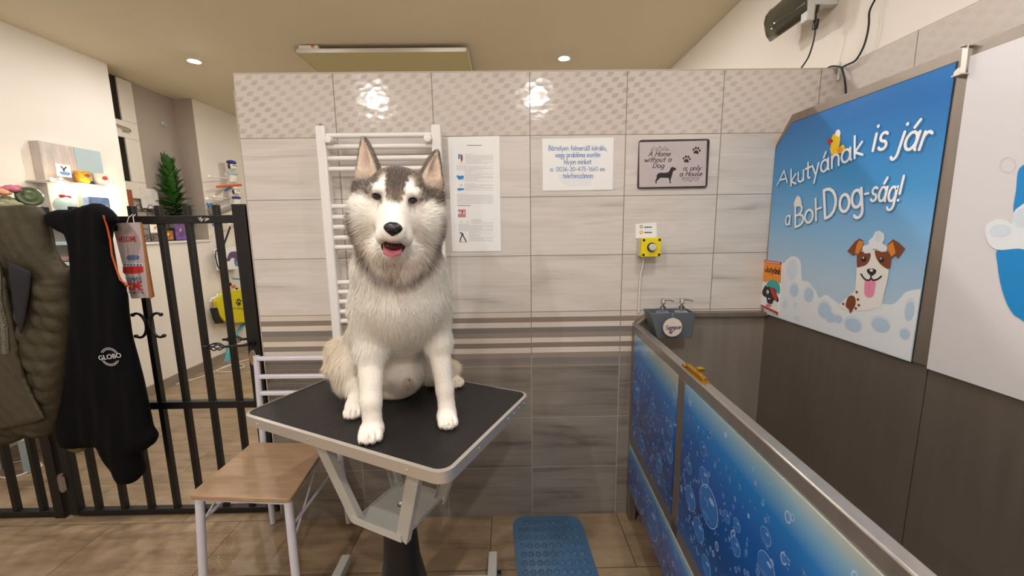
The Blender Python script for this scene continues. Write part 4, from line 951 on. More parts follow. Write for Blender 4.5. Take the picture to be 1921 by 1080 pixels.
for yy, s in ((GY - .045, -1), (GY + .045, 1)):
    g = G(); g.tube([(-.475, GY + s * .02, .868), (-.475, yy + s * .012, .868), (-.50, yy + s * .016, .866), (-.57, yy + s * .016, .862)], .006, 8)
    for k in range(5):
        a0 = 2 * math.pi * k / 5; g.tube([(-.57 - .085 * i / 12, yy + s * .016 + .017 * math.sin(math.pi * i / 12) * math.cos(a0 + i * .25), .862 + .017 * math.sin(math.pi * i / 12) * math.sin(a0 + i * .25)) for i in range(13)], .003, 6)
    g.sph((-.66, yy + s * .016, .862), (.012, .007, .007), 8); g.lathe((-.475, GY + s * .02, .868), [(0, 0), (.018, 0), (.014, .008), (0, .008)], 14, ax=(0, s, 0)); mk('handle', g, M['black_iron'], t)
g = G(); g.prism([(a, GY - .026, b) for a, b in ell(-.478, .797, .017, .038, 20)], (0, .006, 0)); lk = mk('lock_plate', g, M['chrome'], t, bevel=.001)
mk('keyhole', G().lathe((-.478, GY - .03, .79), [(0, 0), (.009, 0), (.009, .004), (0, .004)], 14, ax=(0, 1, 0)), M['brass'], lk)
g = G(); MP = Plane((0, GY - .0165, 0), PW.ux, PW.uz, PW.n); A = lambda x, y: MP.px(370 + x / 6.75, 280 + y / 6.75)
stroke(g, MP, [A(*q) for q in ((18, 862), (34, 895), (48, 860), (56, 905), (76, 880), (50, 912))], .004, .0004, 0); stroke(g, MP, [A(*q) for q in ((98, 872), (120, 885), (100, 905), (128, 892), (148, 880), (126, 872))], .004, .0004, 0)
mk('paint_mark', g, M['ink_grey'], t, smooth=0)
mk('hinge', G().lathe((-1.464, GY - .015, .14), [(0, 0), (.0115, 0), (.0115, .09), (0, .09)], 14).bx(-1.476, -1.44, GY - .024, GY - .019, .15, .22), M['steel_dark'], t, bevel=.001)
t = thing('iron_fence', 'fixed black iron fence section left of the gate behind the quilted jacket', 'fence', (-1.9, GY, 0))
mk('post', G().bx(-1.525, -1.478, GY - .022, GY + .022, 0, 1.49), M['black_iron'], t, bevel=.002)
mk('post', G().bx(-2.34, -2.30, GY - .022, GY + .022, 0, 1.49), M['black_iron'], t, bevel=.002)
for z0, z1 in ((.004, .034), (1.408, 1.443)): mk('rail', G().bx(-2.30, -1.525, GY - .016, GY + .016, z0, z1), M['black_iron'], t, bevel=.002)
for x in (-1.595, -1.722, -1.85, -1.978, -2.106, -2.23): mk('bar', G().bx(x - .0115, x + .0115, GY - .012, GY + .012, .03, 1.488), M['black_iron'], t, bevel=.002)

# ------------------------------------------------------------------ welcome sign
g = G(); WP = Plane((0, .022, 0), PW.ux, PW.uz, PW.n); cs = [WP.px(*q) for q in ((210, 419), (262, 416.5), (286, 558), (246, 560))]
g.prism([WP.at(a, b) for a, b in rc(cs, .006, 2)], (0, .012, 0), 0, 1)
Zw = lambda x, y: WP.px(x / 3.375, 380 + y / 3.375)
ex = lambda pts, mi, l, k=0: blob(g, WP, smoothpoly([Zw(*q) for q in pts], 4) if k else [Zw(*q) for q in pts], l, mi)
ex([(888, 128), (900, 130), (965, 605), (945, 608)], 1, .0003); ex([(718, 143), (745, 140), (748, 178), (722, 180)], 5, .0005)
fx_ = lambda q: (q[0] / 3.375, 380 + q[1] / 3.375, 380 + q[2] / 3.375)
for s, a, b, mi, w in (('WELCOME', (752, 247, 230), (866, 244, 227), 2, .3), ('SUMMER', (800, 500, 485), (902, 498, 482), 3, .3), ('HOME', (800, 553, 527), (905, 550, 523), 2, .34), ('hello', (815, 575, 565), (912, 573, 563), 5, .25), ('Just', (765, 190, 170), (830, 186, 166), 6, .3)):
    try: write(g, WP, s, fx_(a), fx_(b), mi, .0006, w)
    except KeyError: pass
ex([(778, 405), (905, 400), (910, 440), (868, 448), (790, 452), (778, 440)], 2, .0005); ex([(780, 385), (905, 383), (905, 400), (780, 403)], 4, .0005)
for i in range(6): ex([(784 + i * 20, 387), (800 + i * 20, 387), (800 + i * 20, 399), (784 + i * 20, 400)], 3, .0007)
for x in (803, 882): c = Zw(x, 446); blob(g, WP, ell(*c, .0048, .0052, 14), .0008, 5); blob(g, WP, ell(*c, .0022, .0024, 10), .001, 4)
ex([(800, 350), (815, 333), (870, 333), (884, 348), (868, 362), (815, 364)], 3, .0005, 1)
sg = solo('welcome_sign', g, [M['signwood'], M['wood_edge'], M['ink_red'], mat('faded blue print', '5e6d8c', .6), M['ink_foam'], M['ink_black'], mat('faded beige print', 'b39a94', .6)], 'weathered welcome board with a red van hanging on the gate beside the black jacket', 'sign', smooth=0)
a = Zw(800, 122); b = Zw(845, 122); top = (float(a[0] + .012), GY - .02, 1.452)
mk('string', G().tube([(a[0], .024, a[1] - .004), (a[0] + .006, .03, a[1] + .02), (a[0] + .01, .045, 1.45)], .0015, 6).tube([(b[0], .024, b[1] - .004), (b[0] - .006, .03, b[1] + .022), (b[0] - .008, .045, 1.45)], .0015, 6), M['cable_white'], sg)

# ------------------------------------------------------------------ surface nets, used for cloth and the dog
def surface_nets(F, o, h):
    """iso-surface 0 of the grid F (negative inside); returns vertices and quads"""
    ins = F < 0; nx, ny, nz = F.shape
    cs = np.zeros((nx - 1, ny - 1, nz - 1), np.int8)
    for a in (0, 1):
        for b in (0, 1):
            for c in (0, 1): cs += ins[a:nx - 1 + a, b:ny - 1 + b, c:nz - 1 + c]
    act = (cs > 0) & (cs < 8); I = np.argwhere(act); idx = -np.ones(act.shape, np.int64); idx[act] = np.arange(len(I))
    acc = np.zeros((len(I), 3)); cnt = np.zeros(len(I))
    cor = [(a, b, c) for a in (0, 1) for b in (0, 1) for c in (0, 1)]
    for p in cor:
        for ax in range(3):
            if p[ax]: continue
            q = list(p); q[ax] = 1
            fa = F[I[:, 0] + p[0], I[:, 1] + p[1], I[:, 2] + p[2]]; fb = F[I[:, 0] + q[0], I[:, 1] + q[1], I[:, 2] + q[2]]
            m = (fa < 0) != (fb < 0); tt = np.where(m, fa / np.where(m, fa - fb, 1), 0)
            pos = np.array(p, float)[None] + np.zeros((len(I), 3)); pos[:, ax] += tt
            acc[m] += pos[m]; cnt[m] += 1
    V = o + h * (I + acc / cnt[:, None])
    Q = []
    for ax in range(3):
        e = [slice(1, -1)] * 3; e[ax] = slice(0, -1); e2 = [slice(1, -1)] * 3; e2[ax] = slice(1, None)
        A = ins[tuple(e)]; B = ins[tuple(e2)]; K = np.argwhere(A != B)
        off = np.array([1, 1, 1]); off[ax] = 0; K0 = K + off
        b, c = [i for i in range(3) if i != ax]
        def cell(db, dc):
            q = K0.copy(); q[:, b] -= db; q[:, c] -= dc; return idx[q[:, 0], q[:, 1], q[:, 2]]
        quad = np.stack([cell(1, 1), cell(0, 1), cell(0, 0), cell(1, 0)], 1)
        flip = A[K[:, 0], K[:, 1], K[:, 2]]
        if ax == 1: flip = ~flip
        quad[~flip] = quad[~flip][:, ::-1]; Q.append(quad)
    return V, np.concatenate(Q)
def mesh_np(name, V, Q, mats, parent=None, mi=None):
    if parent is not None: V = V - np.array(parent.location)
    me = bpy.data.meshes.new(name); me.vertices.add(len(V)); me.vertices.foreach_set('co', V.astype(np.float32).ravel())
    k = Q.shape[1]; me.loops.add(Q.size); me.loops.foreach_set('vertex_index', Q.astype(np.int32).ravel())
    me.polygons.add(len(Q)); me.polygons.foreach_set('loop_start', np.arange(0, Q.size, k, dtype=np.int32)); me.update(calc_edges=True)
    me.validate(); me.shade_smooth()
    for m in mats: me.materials.append(m)
    if mi is not None: me.polygons.foreach_set('material_index', mi.astype(np.int32))
    o = bpy.data.objects.new(name, me); COL.objects.link(o)
    if parent is not None: o.parent = parent
    return o
def polydist(X, Z, poly):
    """signed distance to a closed outline in the x-z plane, negative inside"""
    d = np.full(X.shape, 1e9); s = np.zeros(X.shape, bool); n = len(poly)
    for i in range(n):
        a, b = poly[i], poly[(i + 1) % n]; ex, ez = b[0] - a[0], b[1] - a[1]; wx, wz = X - a[0], Z - a[1]
        tt = np.clip((wx * ex + wz * ez) / (ex * ex + ez * ez + 1e-12), 0, 1); d = np.minimum(d, (wx - ex * tt) ** 2 + (wz - ez * tt) ** 2)
        c = (a[1] > Z) != (b[1] > Z); s ^= c & (wx < ex * wz / (ez if abs(ez) > 1e-12 else 1e-12))
    return np.where(s, -1, 1) * np.sqrt(d)
def cloth(polys, y0fun, thick, disp, h, r):
    """inflated cloth body: outlines joined, mid-surface y0(x,z), half thickness thick(x,z)"""
    al = np.concatenate([np.array(p) for p in polys]); lo = al.min(0) - .04; hi = al.max(0) + .04
    xs = np.arange(lo[0], hi[0], h); zs = np.arange(lo[1], hi[1], h); X, Z = np.meshgrid(xs, zs, indexing='ij')
    D = None
    for p in polys:
        d = polydist(X, Z, p); D = d if D is None else np.minimum(D, d)
    y0 = y0fun(X, Z); T = thick(X, Z) * np.sqrt(np.clip(-D / r, 0, 1) * (2 - np.clip(-D / r, 0, 1))) + disp(X, Z) * np.clip(-D / .02, 0, 1)
    ymin, ymax = (y0 - T).min() - 3 * h, (y0 + T).max() + 3 * h; ys = np.arange(ymin, ymax, h)
    F = np.abs(ys[None, :, None] - y0[:, None, :]) - T[:, None, :]
    F = np.maximum(F, D[:, None, :])
    V, Q = surface_nets(F, np.array([xs[0], ys[0], zs[0]]), h)
    return V, Q
def relax(V, Q, it=2, lam=.5):
    e = np.concatenate([Q[:, [i, (i + 1) % 4]] for i in range(4)]); 
    for _ in range(it):
        s = np.zeros_like(V); c = np.zeros(len(V)); np.add.at(s, e[:, 0], V[e[:, 1]]); np.add.at(s, e[:, 1], V[e[:, 0]]); np.add.at(c, e[:, 0], 1); np.add.at(c, e[:, 1], 1)
        V = V + lam * (s / c[:, None] - V)
    return V
# ------------------------------------------------------------------ the two jackets on the gate
def pz(pts, y): return [tuple(ony(*q, y)[[0, 2]]) for q in pts]
def nz(X, Z, sx, sz, ph): return np.sin(X * sx + Z * sz + ph)
JK = pz(((88, 404), (96, 396), (112, 393), (140, 393), (160, 386), (180, 381), (196, 382), (212, 391), (224, 404), (228, 415), (216, 428), (214, 452), (217, 480), (224, 508), (236, 533), (243, 552), (246, 585), (252, 625), (262, 665), (268, 690), (276, 724), (285, 765), (291, 798), (301, 815), (296, 828), (281, 839), (266, 847), (268, 860), (275, 884), (260, 900), (238, 904), (222, 888), (207, 866), (189, 836), (159, 839), (130, 838), (120, 822), (116, 800), (120, 760), (128, 700), (135, 650), (141, 600), (143, 545), (141, 500), (136, 460), (130, 442), (112, 433), (96, 421)), -.03)
jt = thing('black_jacket', 'black fleece jacket with orange piping and round white emblem hung over the gate', 'jacket', (-1.1, .0, .22))
def foldsb(X, Z): return .004 * nz(X, Z, 55, 6, 0) * (Z < 1.35) + .003 * nz(X, Z, 90, -14, 1.2) + .006 * nz(X, Z, 24, 3, .5)
V, Q = cloth([JK], lambda X, Z: -.040 + .008 * np.sin(X * 9), lambda X, Z: .034 + .012 * np.clip((1.45 - Z), 0, 1), foldsb, .008, .05)
V = relax(V, Q, 2); jb = mesh_np('body', V, Q, [mat('black fleece', '08070a', .9, spec=.15)], jt)
def front_y(V, x, z):
    d = (V[:, 0] - x) ** 2 + (V[:, 2] - z) ** 2; k = np.argsort(d)[:12]; return V[k, 1].min()
pp = []
for q in ((205, 404), (206, 425), (209, 450), (213, 478), (219, 503), (229, 524), (244, 538)):
    p = ony(*q, -.055); pp.append((p[0], front_y(V, p[0], p[2]) - .003, p[2]))
mk('piping', G().tube(pp, .0032, 8), mat('orange piping', 'c4521f', .6), jt)
c = ony(206, 669, -.07); yf = front_y(V, c[0], c[2]) - .004
JP = Plane((0, yf - .004, 0), PW.ux, PW.uz, PW.n); g = G(); c = JP.px(206, 669)
for a0, a1, r in ((25, 150, .036), (28, 145, .030), (205, 335, .036), (210, 325, .030)):
    stroke(g, JP, [(c[0] + r * 1.05 * math.cos(R_(a0 + (a1 - a0) * i / 14)), c[1] + r * 1.08 * math.sin(R_(a0 + (a1 - a0) * i / 14))) for i in range(15)], .0021, 0, 0)
font_text(g, JP, 'GLOBO', (c[0], c[1] + .001), .020, 0, .0004, 0, .12, .096)
font_text(g, JP, 'GLOBO', (c[0] + .0008, c[1] + .001), .020, 0, .0005, 0, .12, .096)
mk('emblem', g, mat('reflective white print', 'dcdcdc', .4), jt, smooth=0)
solo('orange_tag', G().box(ony(111, 817, .02), (.02, .012, .025)), M['orange_rub'], 'small bright orange tag peeking out below the jackets at the fence post', 'tag', bevel=.003)
solo('dog_lead', G().tube([ony(*q, .03) for q in ((122, 832), (132, 842), (146, 846), (156, 842))], .009, 8), mat('olive webbing', '6a5a2a', .7), 'olive webbing strap end showing under the hem of the black jacket', 'lead')

GJ = pz(((-60, 392), (-20, 388), (20, 385), (45, 383), (72, 386), (82, 398), (88, 418), (93, 444), (100, 468), (110, 486), (124, 500), (139, 504), (141, 515), (135, 538), (134, 562), (138, 585), (133, 622), (129, 660), (124, 715), (119, 758), (114, 790), (104, 812), (88, 818), (72, 814), (55, 815), (38, 826), (20, 833), (0, 836), (-60, 838)), -.04)
gt = thing('quilted_jacket', 'olive green quilted jacket with fluffy collar hung over the fence beside the black one', 'jacket', (-1.45, .0, .42))
ol = mat('olive quilted cloth', '3b331f', .7, bump=(50, .3, .01), noise=(30, .25)); ol2 = mat('olive smooth cloth', '3e3625', .5, bump=(35, .25, .01))
def quilt(X, Z): return np.where(Z < 1.18, .010 * np.abs(np.sin((Z + X * .28) * 46)) ** .7 - .004, .012 * np.sin(X * 26 + Z * 7) * np.cos(Z * 19 - X * 5)) + .003 * nz(X, Z, 120, 60, .3) + .006 * nz(X, Z, 31, 12, .8)
V, Q = cloth([GJ], lambda X, Z: -.034 + .010 * np.sin(X * 7 + 1), lambda X, Z: .040 + .012 * np.clip((1.45 - Z), 0, 1), quilt, .0085, .055)
V = relax(V, Q, 1, .4); mesh_np('body', V, Q, [ol], gt)
LPz = pz(((-60, 500), (-10, 480), (6, 488), (16, 520), (26, 570), (34, 620), (42, 668), (54, 708), (72, 745), (94, 782), (70, 792), (30, 800), (0, 806), (-60, 812)), -.09)
V2, Q2 = cloth([LPz], lambda X, Z: -.104 + .006 * np.sin(X * 12), lambda X, Z: .014 + 0 * X, lambda X, Z: .004 * nz(X, Z, 40, 22, 0) + .002 * nz(X, Z, 110, 80, 1), .0085, .03)
V2 = relax(V2, Q2, 1); mesh_np('front_flap', V2, Q2, [ol2], gt)
g = G(); sp = []
for q in ((2, 510), (8, 560), (14, 610), (22, 660)): 
    p = ony(*q, -.1); sp.append((p[0], front_y(V2, p[0], p[2]) - .001, p[2]))
g.tube(sp, .012, 8); mk('zip_binding', g, mat('shiny zip binding', '6a6558', .12, bump=(140, .8, .01)), gt)
IN = pz(((12, 488), (34, 498), (58, 510), (54, 550), (46, 600), (38, 632), (24, 585)), -.11)
V3, Q3 = cloth([IN], lambda X, Z: -.106 + 0 * X, lambda X, Z: .007 + 0 * X, lambda X, Z: 0 * X, .006, .02)
mesh_np('dark_lining', V3, Q3, [mat('navy lining', '14131c', .7)], gt)

# ------------------------------------------------------------------ shop things along the left wall
t = thing('wall_shelf', 'grey washed wood wall board with a narrow ledge lit by fairy lights', 'shelf', (-2.3, 1.08, 1.5))
x0 = -2.285; a = onx(72, 263, x0); b = onx(187, 283, x0); c = onx(95, 395, x0)
mk('board', G().bx(XL, x0, a[1], b[1], 1.49, a[2]), M['greyboard'], t, bevel=.004)
mk('blue_plank', G().bx(x0, x0 + .003, onx(137, 275, x0)[1], b[1], 1.73, a[2] - .002), M['paleblue'], t)
SZ = onx(150, 343, -2.2)[2]; s0, s1 = onx(92, 336, -2.2)[1], onx(224, 348, -2.2)[1]
mk('ledge', G().bx(XL, -2.195, s0, s1, SZ - .012, SZ), M['greyboard'], t, bevel=.002)
lt_ = thing('fairy_lights', 'string of warm glowing fairy lights along the ledge of the wall board', 'lights', (-2.22, 1.1, SZ))
fp_ = [(-2.205, s0 + .02, SZ + .008), (-2.19, s0 + .06, SZ + .012), (-2.188, s0 + .12, SZ - .006), (-2.19, s0 + .22, SZ - .02), (-2.188, s0 + .3, SZ - .016), (-2.2, s1 - .06, SZ - .02), (-2.24, s1 - .05, SZ - .07), (-2.26, s1 - .06, SZ - .11)]
mk('wire', G().tube(fp_, .0015, 6), M['cable_white'], lt_)
for i, p in enumerate([fp_[0], fp_[1], (-2.23, s0 + .24, SZ + .012), (-2.23, s0 + .39, SZ + .012), fp_[3], fp_[5], fp_[7], (-2.27, s0 + .16, SZ - .05), tuple(onx(205, 372, -2.262))]):
    mk('bulb', G().sph(p, .008 if i < 8 else .011, 10), M['bulb' if i < 8 else 'bulb_bright'], lt_)
    ld = bpy.data.lights.new('fairy_glow', 'POINT'); ld.energy = .3 if i < 4 else (1.2 if i < 8 else 3.5); ld.color = (1, .82, .55); ld.shadow_soft_size = .01
    lo = bpy.data.objects.new('fairy_glow', ld); COL.objects.link(lo); lo.parent = lt_; lo.location = Vector(p) - lt_.location + Vector((.012, 0, 0))
XS = -2.235
def card(px0, py0, px1, py1, x, mats, art, label, name='greeting_card', cat='card', th=.004, **k):
    P = Plane((x, 0, 0), (0, 1, 0), (0, 0, 1), (1, 0, 0)); g = G(); A = lambda u, v: P.px(px0 + (px1 - px0) * u, py0 + (py1 - py0) * v)
    p0 = A(0, 0); p1 = A(1, 1); y0_, y1_, z0_, z1_ = p0[0], p1[0], p1[1], p0[1]
    B = lambda u, v: (y0_ + (y1_ - y0_) * u, z1_ - (z1_ - z0_) * v)
    g.bx(x - th, x, y0_, y1_, z0_, z1_, 0); art(g, P, B); return solo(name, g, mats, label, cat, smooth=0, **k)
def a1(g, P, B):
    blob(g, P, smoothpoly([B(*q) for q in ((.2, .62), (.9, .62), (.86, .8), (.75, .86), (.35, .86), (.24, .8))], 3), .0005, 1); stroke(g, P, [B(.35, .2), B(.5, .42), B(.7, .2)], .008, .0005, 2); blob(g, P, ell(*B(.5, .5), .006, .007, 12), .0006, 2)
card(104, 306, 135, 333, XS, [M['paper'], M['ink_blue'], M['ink_black']], a1, 'white card with a dog in a blue bath, leftmost on the lit ledge')
MUG = thing('printed_mug', 'orange printed mug in the middle of the lit ledge', 'mug', (XS, onx(155, 333, XS)[1], SZ), 'mugs on the lit ledge')
my = onx(155, 333, XS)[1]
mk('cup', G().lathe((XS, my, SZ), [(0, 0), (.030, 0), (.038, .03), (.041, .082), (.038, .082), (.034, .012), (0, .01)], 24), mat('orange mug glaze', 'd99a2a', .3, noise=(40, .6)), MUG)
mk('handle', G().tube([(XS, my + .036, SZ + .065), (XS, my + .058, SZ + .06), (XS, my + .06, SZ + .03), (XS, my + .034, SZ + .022)], .005, 8), mat('mug handle glaze', 'c8b8a0', .3), MUG)
mk('picture', G().sph((XS + .034, my, SZ + .052), (.01, .02, .018), 12), M['ink_brown'], MUG)
M2 = dup(MUG, (0, onx(188, 336, XS)[1] - my, 0), 'red and white printed mug, rightmost on the lit ledge')
for ch in M2.children:
    ch.data = ch.data.copy()
    nm = ch.data.materials[0].name
    if 'mug glaze' in nm: ch.data.materials[0] = mat('red white mug glaze', 'd8cfc8', .3, noise=(14, .25))
    elif 'brown' in nm: ch.data.materials[0] = M['ink_red']
# display stand
t = thing('display_stand', 'pale blue wooden display stand against the left wall behind the jackets', 'stand', (-2.2, .95, 0))
DX0, DX1, DY0, DY1 = -2.345, -2.09, .42, 1.13
for z in (1.485, 1.32, 1.19): mk('shelf_board', G().bx(DX0, DX1, DY0, DY1 + (.2 if z > 1.4 else 0), z - .022, z), M['paleblue'], t, bevel=.003)
mk('back_board', G().bx(DX0, DX0 + .012, DY0, DY1, 1.1, 1.47), mat('whitewashed back', 'cfc8bc', .6, noise=(6, .1)), t)
for x in (DX0 + .025, DX1 - .02):
    for y in (DY0 + .03, DY1 - .03): mk('leg', G().bx(x - .02, x + .02, y - .02, y + .02, 0, 1.463), M['paleblue'], t, bevel=.003)
mk('lower_board', G().bx(DX0, DX1, DY0, DY1, .20, .222), M['greyboard'], t)
ZT = 1.485
o_ = thing('globe_ornament', 'white glittering globe ornament with a red bow below the lit ledge', 'ornament', (-2.2, onx(124, 395, -2.2)[1], ZT))
gy = o_.location[1]
mk('globe', G().sph((-2.2, gy, ZT + .07), .055, 18), mat('pale glazed globe', 'cfe0da', .15), o_); mk('foot', G().lathe((-2.2, gy, ZT), [(0, 0), (.04, 0), (.03, .018), (0, .02)], 16), M['white_metal'], o_)
mk('bow', G().sph((-2.19, gy - .015, ZT + .128), (.012, .022, .012), 10).sph((-2.19, gy + .02, ZT + .124), (.012, .018, .01), 10), M['ink_red'], o_)
card(166, 368, 210, 402, -2.18, [mat('blue tin lid', '6a7fa6', .35, noise=(25, .4)), M['ink_foam']], lambda g, P, B: stroke(g, P, [B(.3, .5), B(.6, .7), B(.8, .5)], .006, .0005, 1), 'blue painted keepsake box standing below the right end of the lit ledge', 'keepsake_box', 'box', .06, bevel=.004)
def a3(g, P, B): pass
card(146, 366, 160, 402, -2.2, [mat('pale green card', 'b9c8ae', .5)], a3, 'pale green upright card between the globe ornament and the blue box')
f = thing('flower_bunch', 'bunch of pink and peach flowers with pale leaves on the display stand', 'flowers', (-2.16, .62, ZT))
def rose(c, r, m, seed):
    g = G(); rng = random.Random(seed)
    for k in range(16):
        a = k * 2.4; rr = r * (.15 + .85 * k / 16); g.sph((c[0] + rr * .7 * math.cos(a), c[1] + rr * .7 * math.sin(a), c[2] + (r - rr) * .5), (r * .34, r * .34, r * .22), 8)
    return mk('flower', g, m, f)
p = onx(20, 358, -2.12); rose(p, .055, M['pink'], 1); p = onx(2, 364, -2.1); rose(p, .05, M['peach'], 2); p = onx(-14, 356, -2.14); rose(p, .05, M['pink'], 3); p = onx(34, 354, -2.16); rose(p, .035, M['pink'], 4)
g = G(); rng = random.Random(5)
for k in range(22):
    p = onx(rng.uniform(-20, 34), rng.uniform(372, 394), rng.uniform(-2.16, -2.1)); g.sph(p, (.022, .03, .018), 8)
mk('leaves', g, M['sage'], f); mk('stems', G().lathe((-2.14, .62, ZT), [(0, 0), (.05, 0), (.06, .06), (0, .07)], 14), M['sage'], f)
p = onx(48, 368, -2.1); g = G(); g.lathe((-2.1, p[1] + .02, p[2]), [(0, -.02), (.05, -.016), (.058, 0), (.05, .014), (.035, .01), (.02, .016), (0, .01)], 22, ax=(.8, -.5, .2)).lathe((-2.115, p[1] + .01, ZT), [(0, 0), (.03, 0), (.02, .03), (0, .035)], 12)
solo('glazed_dish', g, M['green'], 'dark green round glazed dish standing beside the pink flowers', 'dish')
p = onx(119, 488, -2.15); solo('shell_ornament', G().sph((p[0], p[1], 1.19 + .022), (.03, .035, .022), 12).sph((p[0], p[1] + .03, 1.19 + .018), (.02, .02, .018), 10), mat('rusty pink shell', 'a57f70', .5, noise=(40, .4)), 'rusty pink little ornament on the lower shelf of the display stand', 'ornament')
p = onx(136, 484, -2.13); solo('green_ornament', G().lathe((p[0], p[1], 1.19), [(0, 0), (.015, 0), (.022, .02), (.012, .05), (.016, .06), (0, .065)], 14), mat('bright green glaze', '86b878', .4), 'bright green little figure on the lower shelf of the display stand', 'ornament')
solo('floor_cable', G().tube(spl([(-2.32, 1.75, .006), (-2.22, 1.95, .005), (-2.2, 2.15, .005), (-2.12, 2.28, .005), (-2.0, 2.2, .005), (-2.05, 2.05, .005), (-2.2, 2.1, .005), (-2.15, 2.35, .005), (-1.9, 2.6, .005), (-1.5, 2.75, .005)]), .005, 8), M['cable_white'], 'white cable looping over the floor by the left baseboard', 'cable')
solo('extension_cable', G().tube(spl([onz(*q, .005) for q in ((-30, 880), (5, 896), (35, 892), (62, 880), (78, 872), (60, 862), (20, 868))]), .005, 8), M['cable_white'], 'pale cable curled on the floor under the display stand', 'cable')

# ---- ledge under the window: rack, pictures, plant
LZ = 1.288; LX = -2.385
t = thing('wire_rack', 'black wire rack with scrolled top standing on the window ledge', 'rack', (LX, 2.0, LZ)); g = G()
ry0, ry1 = onx(262, 440, LX)[1], onx(352, 440, LX)[1]; rz1 = onx(300, 398, LX)[2]
for y in np.linspace(ry0, ry1, 6): g.tube([(LX, y, LZ + .004), (LX, y, rz1)], .003, 6)
for z in (LZ + .004, LZ + .06, LZ + .11, rz1): g.tube([(LX, ry0, z), (LX, ry1, z)], .003, 6)
mk('wire_grid', g, M['black_iron'], t)
for s, cy_, r in ((1, ry0 + .03, .035), (-1, ry0 + .15, .04), (1, ry0 + .27, .03), (-1, ry0 + .38, .035)):
    g = G(); g.tube([(LX, cy_ + s * r * (1 - i * .05) * math.cos(R_(-60 + i * 32)), rz1 + .028 + r * (1 - i * .05) * math.sin(R_(-60 + i * 32))) for i in range(13)], .003, 6)
    g.tube([(LX, cy_, rz1), (LX, cy_ + s * .06, rz1 + .03), (LX, cy_ + s * .09, rz1)], .003, 6); mk('scroll', g, M['black_iron'], t)
for s, cy_, r in ((1, ry0 + .05, .022), (-1, ry0 + .11, .022)):
    g = G(); g.tube([(LX + .004, cy_ + s * r * (1 - i * .05) * math.cos(R_(i * 34)), LZ + .03 + r * (1 - i * .05) * math.sin(R_(i * 34))) for i in range(12)], .003, 6); mk('scroll', g, M['black_iron'], t)
def fl(g, P, B): blob(g, P, ell(*B(.45, .4), .012, .012, 14), .0006, 1); blob(g, P, ell(*B(.45, .4), .02, .008, 14, .7), .0005, 1)
card(327, 419, 352, 449, -2.372, [M['purple'], M['ink_amber']], fl, 'purple flower picture leaning on the wire rack at the ledge', 'flower_picture', 'picture')
card(306, 433, 326, 449, -2.37, [mat('orange violet picture', 'a8663f', .5, noise=(40, .5)), M['ink_yellow']], fl, 'small orange flower picture left of the purple one on the ledge', 'flower_picture', 'picture')
card(281, 421, 303, 436, -2.37, [M['paper'], M['ink_amber']], fl, 'small white flower picture low on the scrolled wire rack', 'flower_picture', 'picture')
card(236, 355, 254, 402, -2.44, [M['cardred']], a3, 'russet brown upright board at the left end of the window ledge', 'board', 'board', .01)
card(262, 352, 300, 392, -2.5, [mat('pale marbled card', 'd2cac4', .6, noise=(14, .15))], a3, 'pale marbled picture standing behind the black wire rack', 'picture', 'picture', .008)
t = thing('potted_dracaena', 'dark green leafy dracaena plant on the window ledge behind the gate', 'plant', (-2.45, 2.17, LZ))
mk('pot', G().lathe((-2.455, 2.17, LZ), [(0, 0), (.045, 0), (.06, .11), (.063, .12), (.055, .12), (.05, .1), (0, .1)], 20), mat('dark clay pot', '3a3430', .5), t)
mk('stem', G().tube([(-2.455, 2.17, LZ + .1), (-2.45, 2.165, 1.6), (-2.45, 2.16, 1.95)], [.014, .011, .005], 10), mat('brown stem', '4a4130', .7), t)
g = G(); rng = random.Random(9)
for k in range(150):
    u = k / 149; z = 1.46 + .50 * u + rng.uniform(-.02, .02); a = k * 2.399 + rng.uniform(-.3, .3); L = (.245 - .08 * u) * rng.uniform(.8, 1.15); el = R_(16 + 54 * u ** 1.1 + rng.uniform(-14, 14)); w = .025 * rng.uniform(.8, 1.2)
    d = np.array([math.cos(a) * .5, math.sin(a), 0]); o = np.array([-2.45, 2.163, z]); sd = np.array([-d[1], d[0], 0]); sd /= np.linalg.norm(sd); vs = []
    for i in range(6):
        s = i / 5; p = o + d * L * (s * math.cos(el) * 1.0) + np.array([0, 0, L * (s * math.sin(el) - .28 * s * s * (1 - u * .6))]); ww = w * (math.sin(math.pi * min(1, .22 + s * .78)) ** .8 if i < 5 else .02)
        p[0] = max(p[0], -2.515); vs += [p - sd * ww + np.array([0, 0, ww * .35]), p, p + sd * ww + np.array([0, 0, ww * .35])]
    g.add(vs, [f_ for i in range(5) for f_ in ((i * 3, i * 3 + 1, i * 3 + 4, i * 3 + 3), (i * 3 + 1, i * 3 + 2, i * 3 + 5, i * 3 + 4))])
mk('foliage', g, M['leaf'], t, smooth=60)

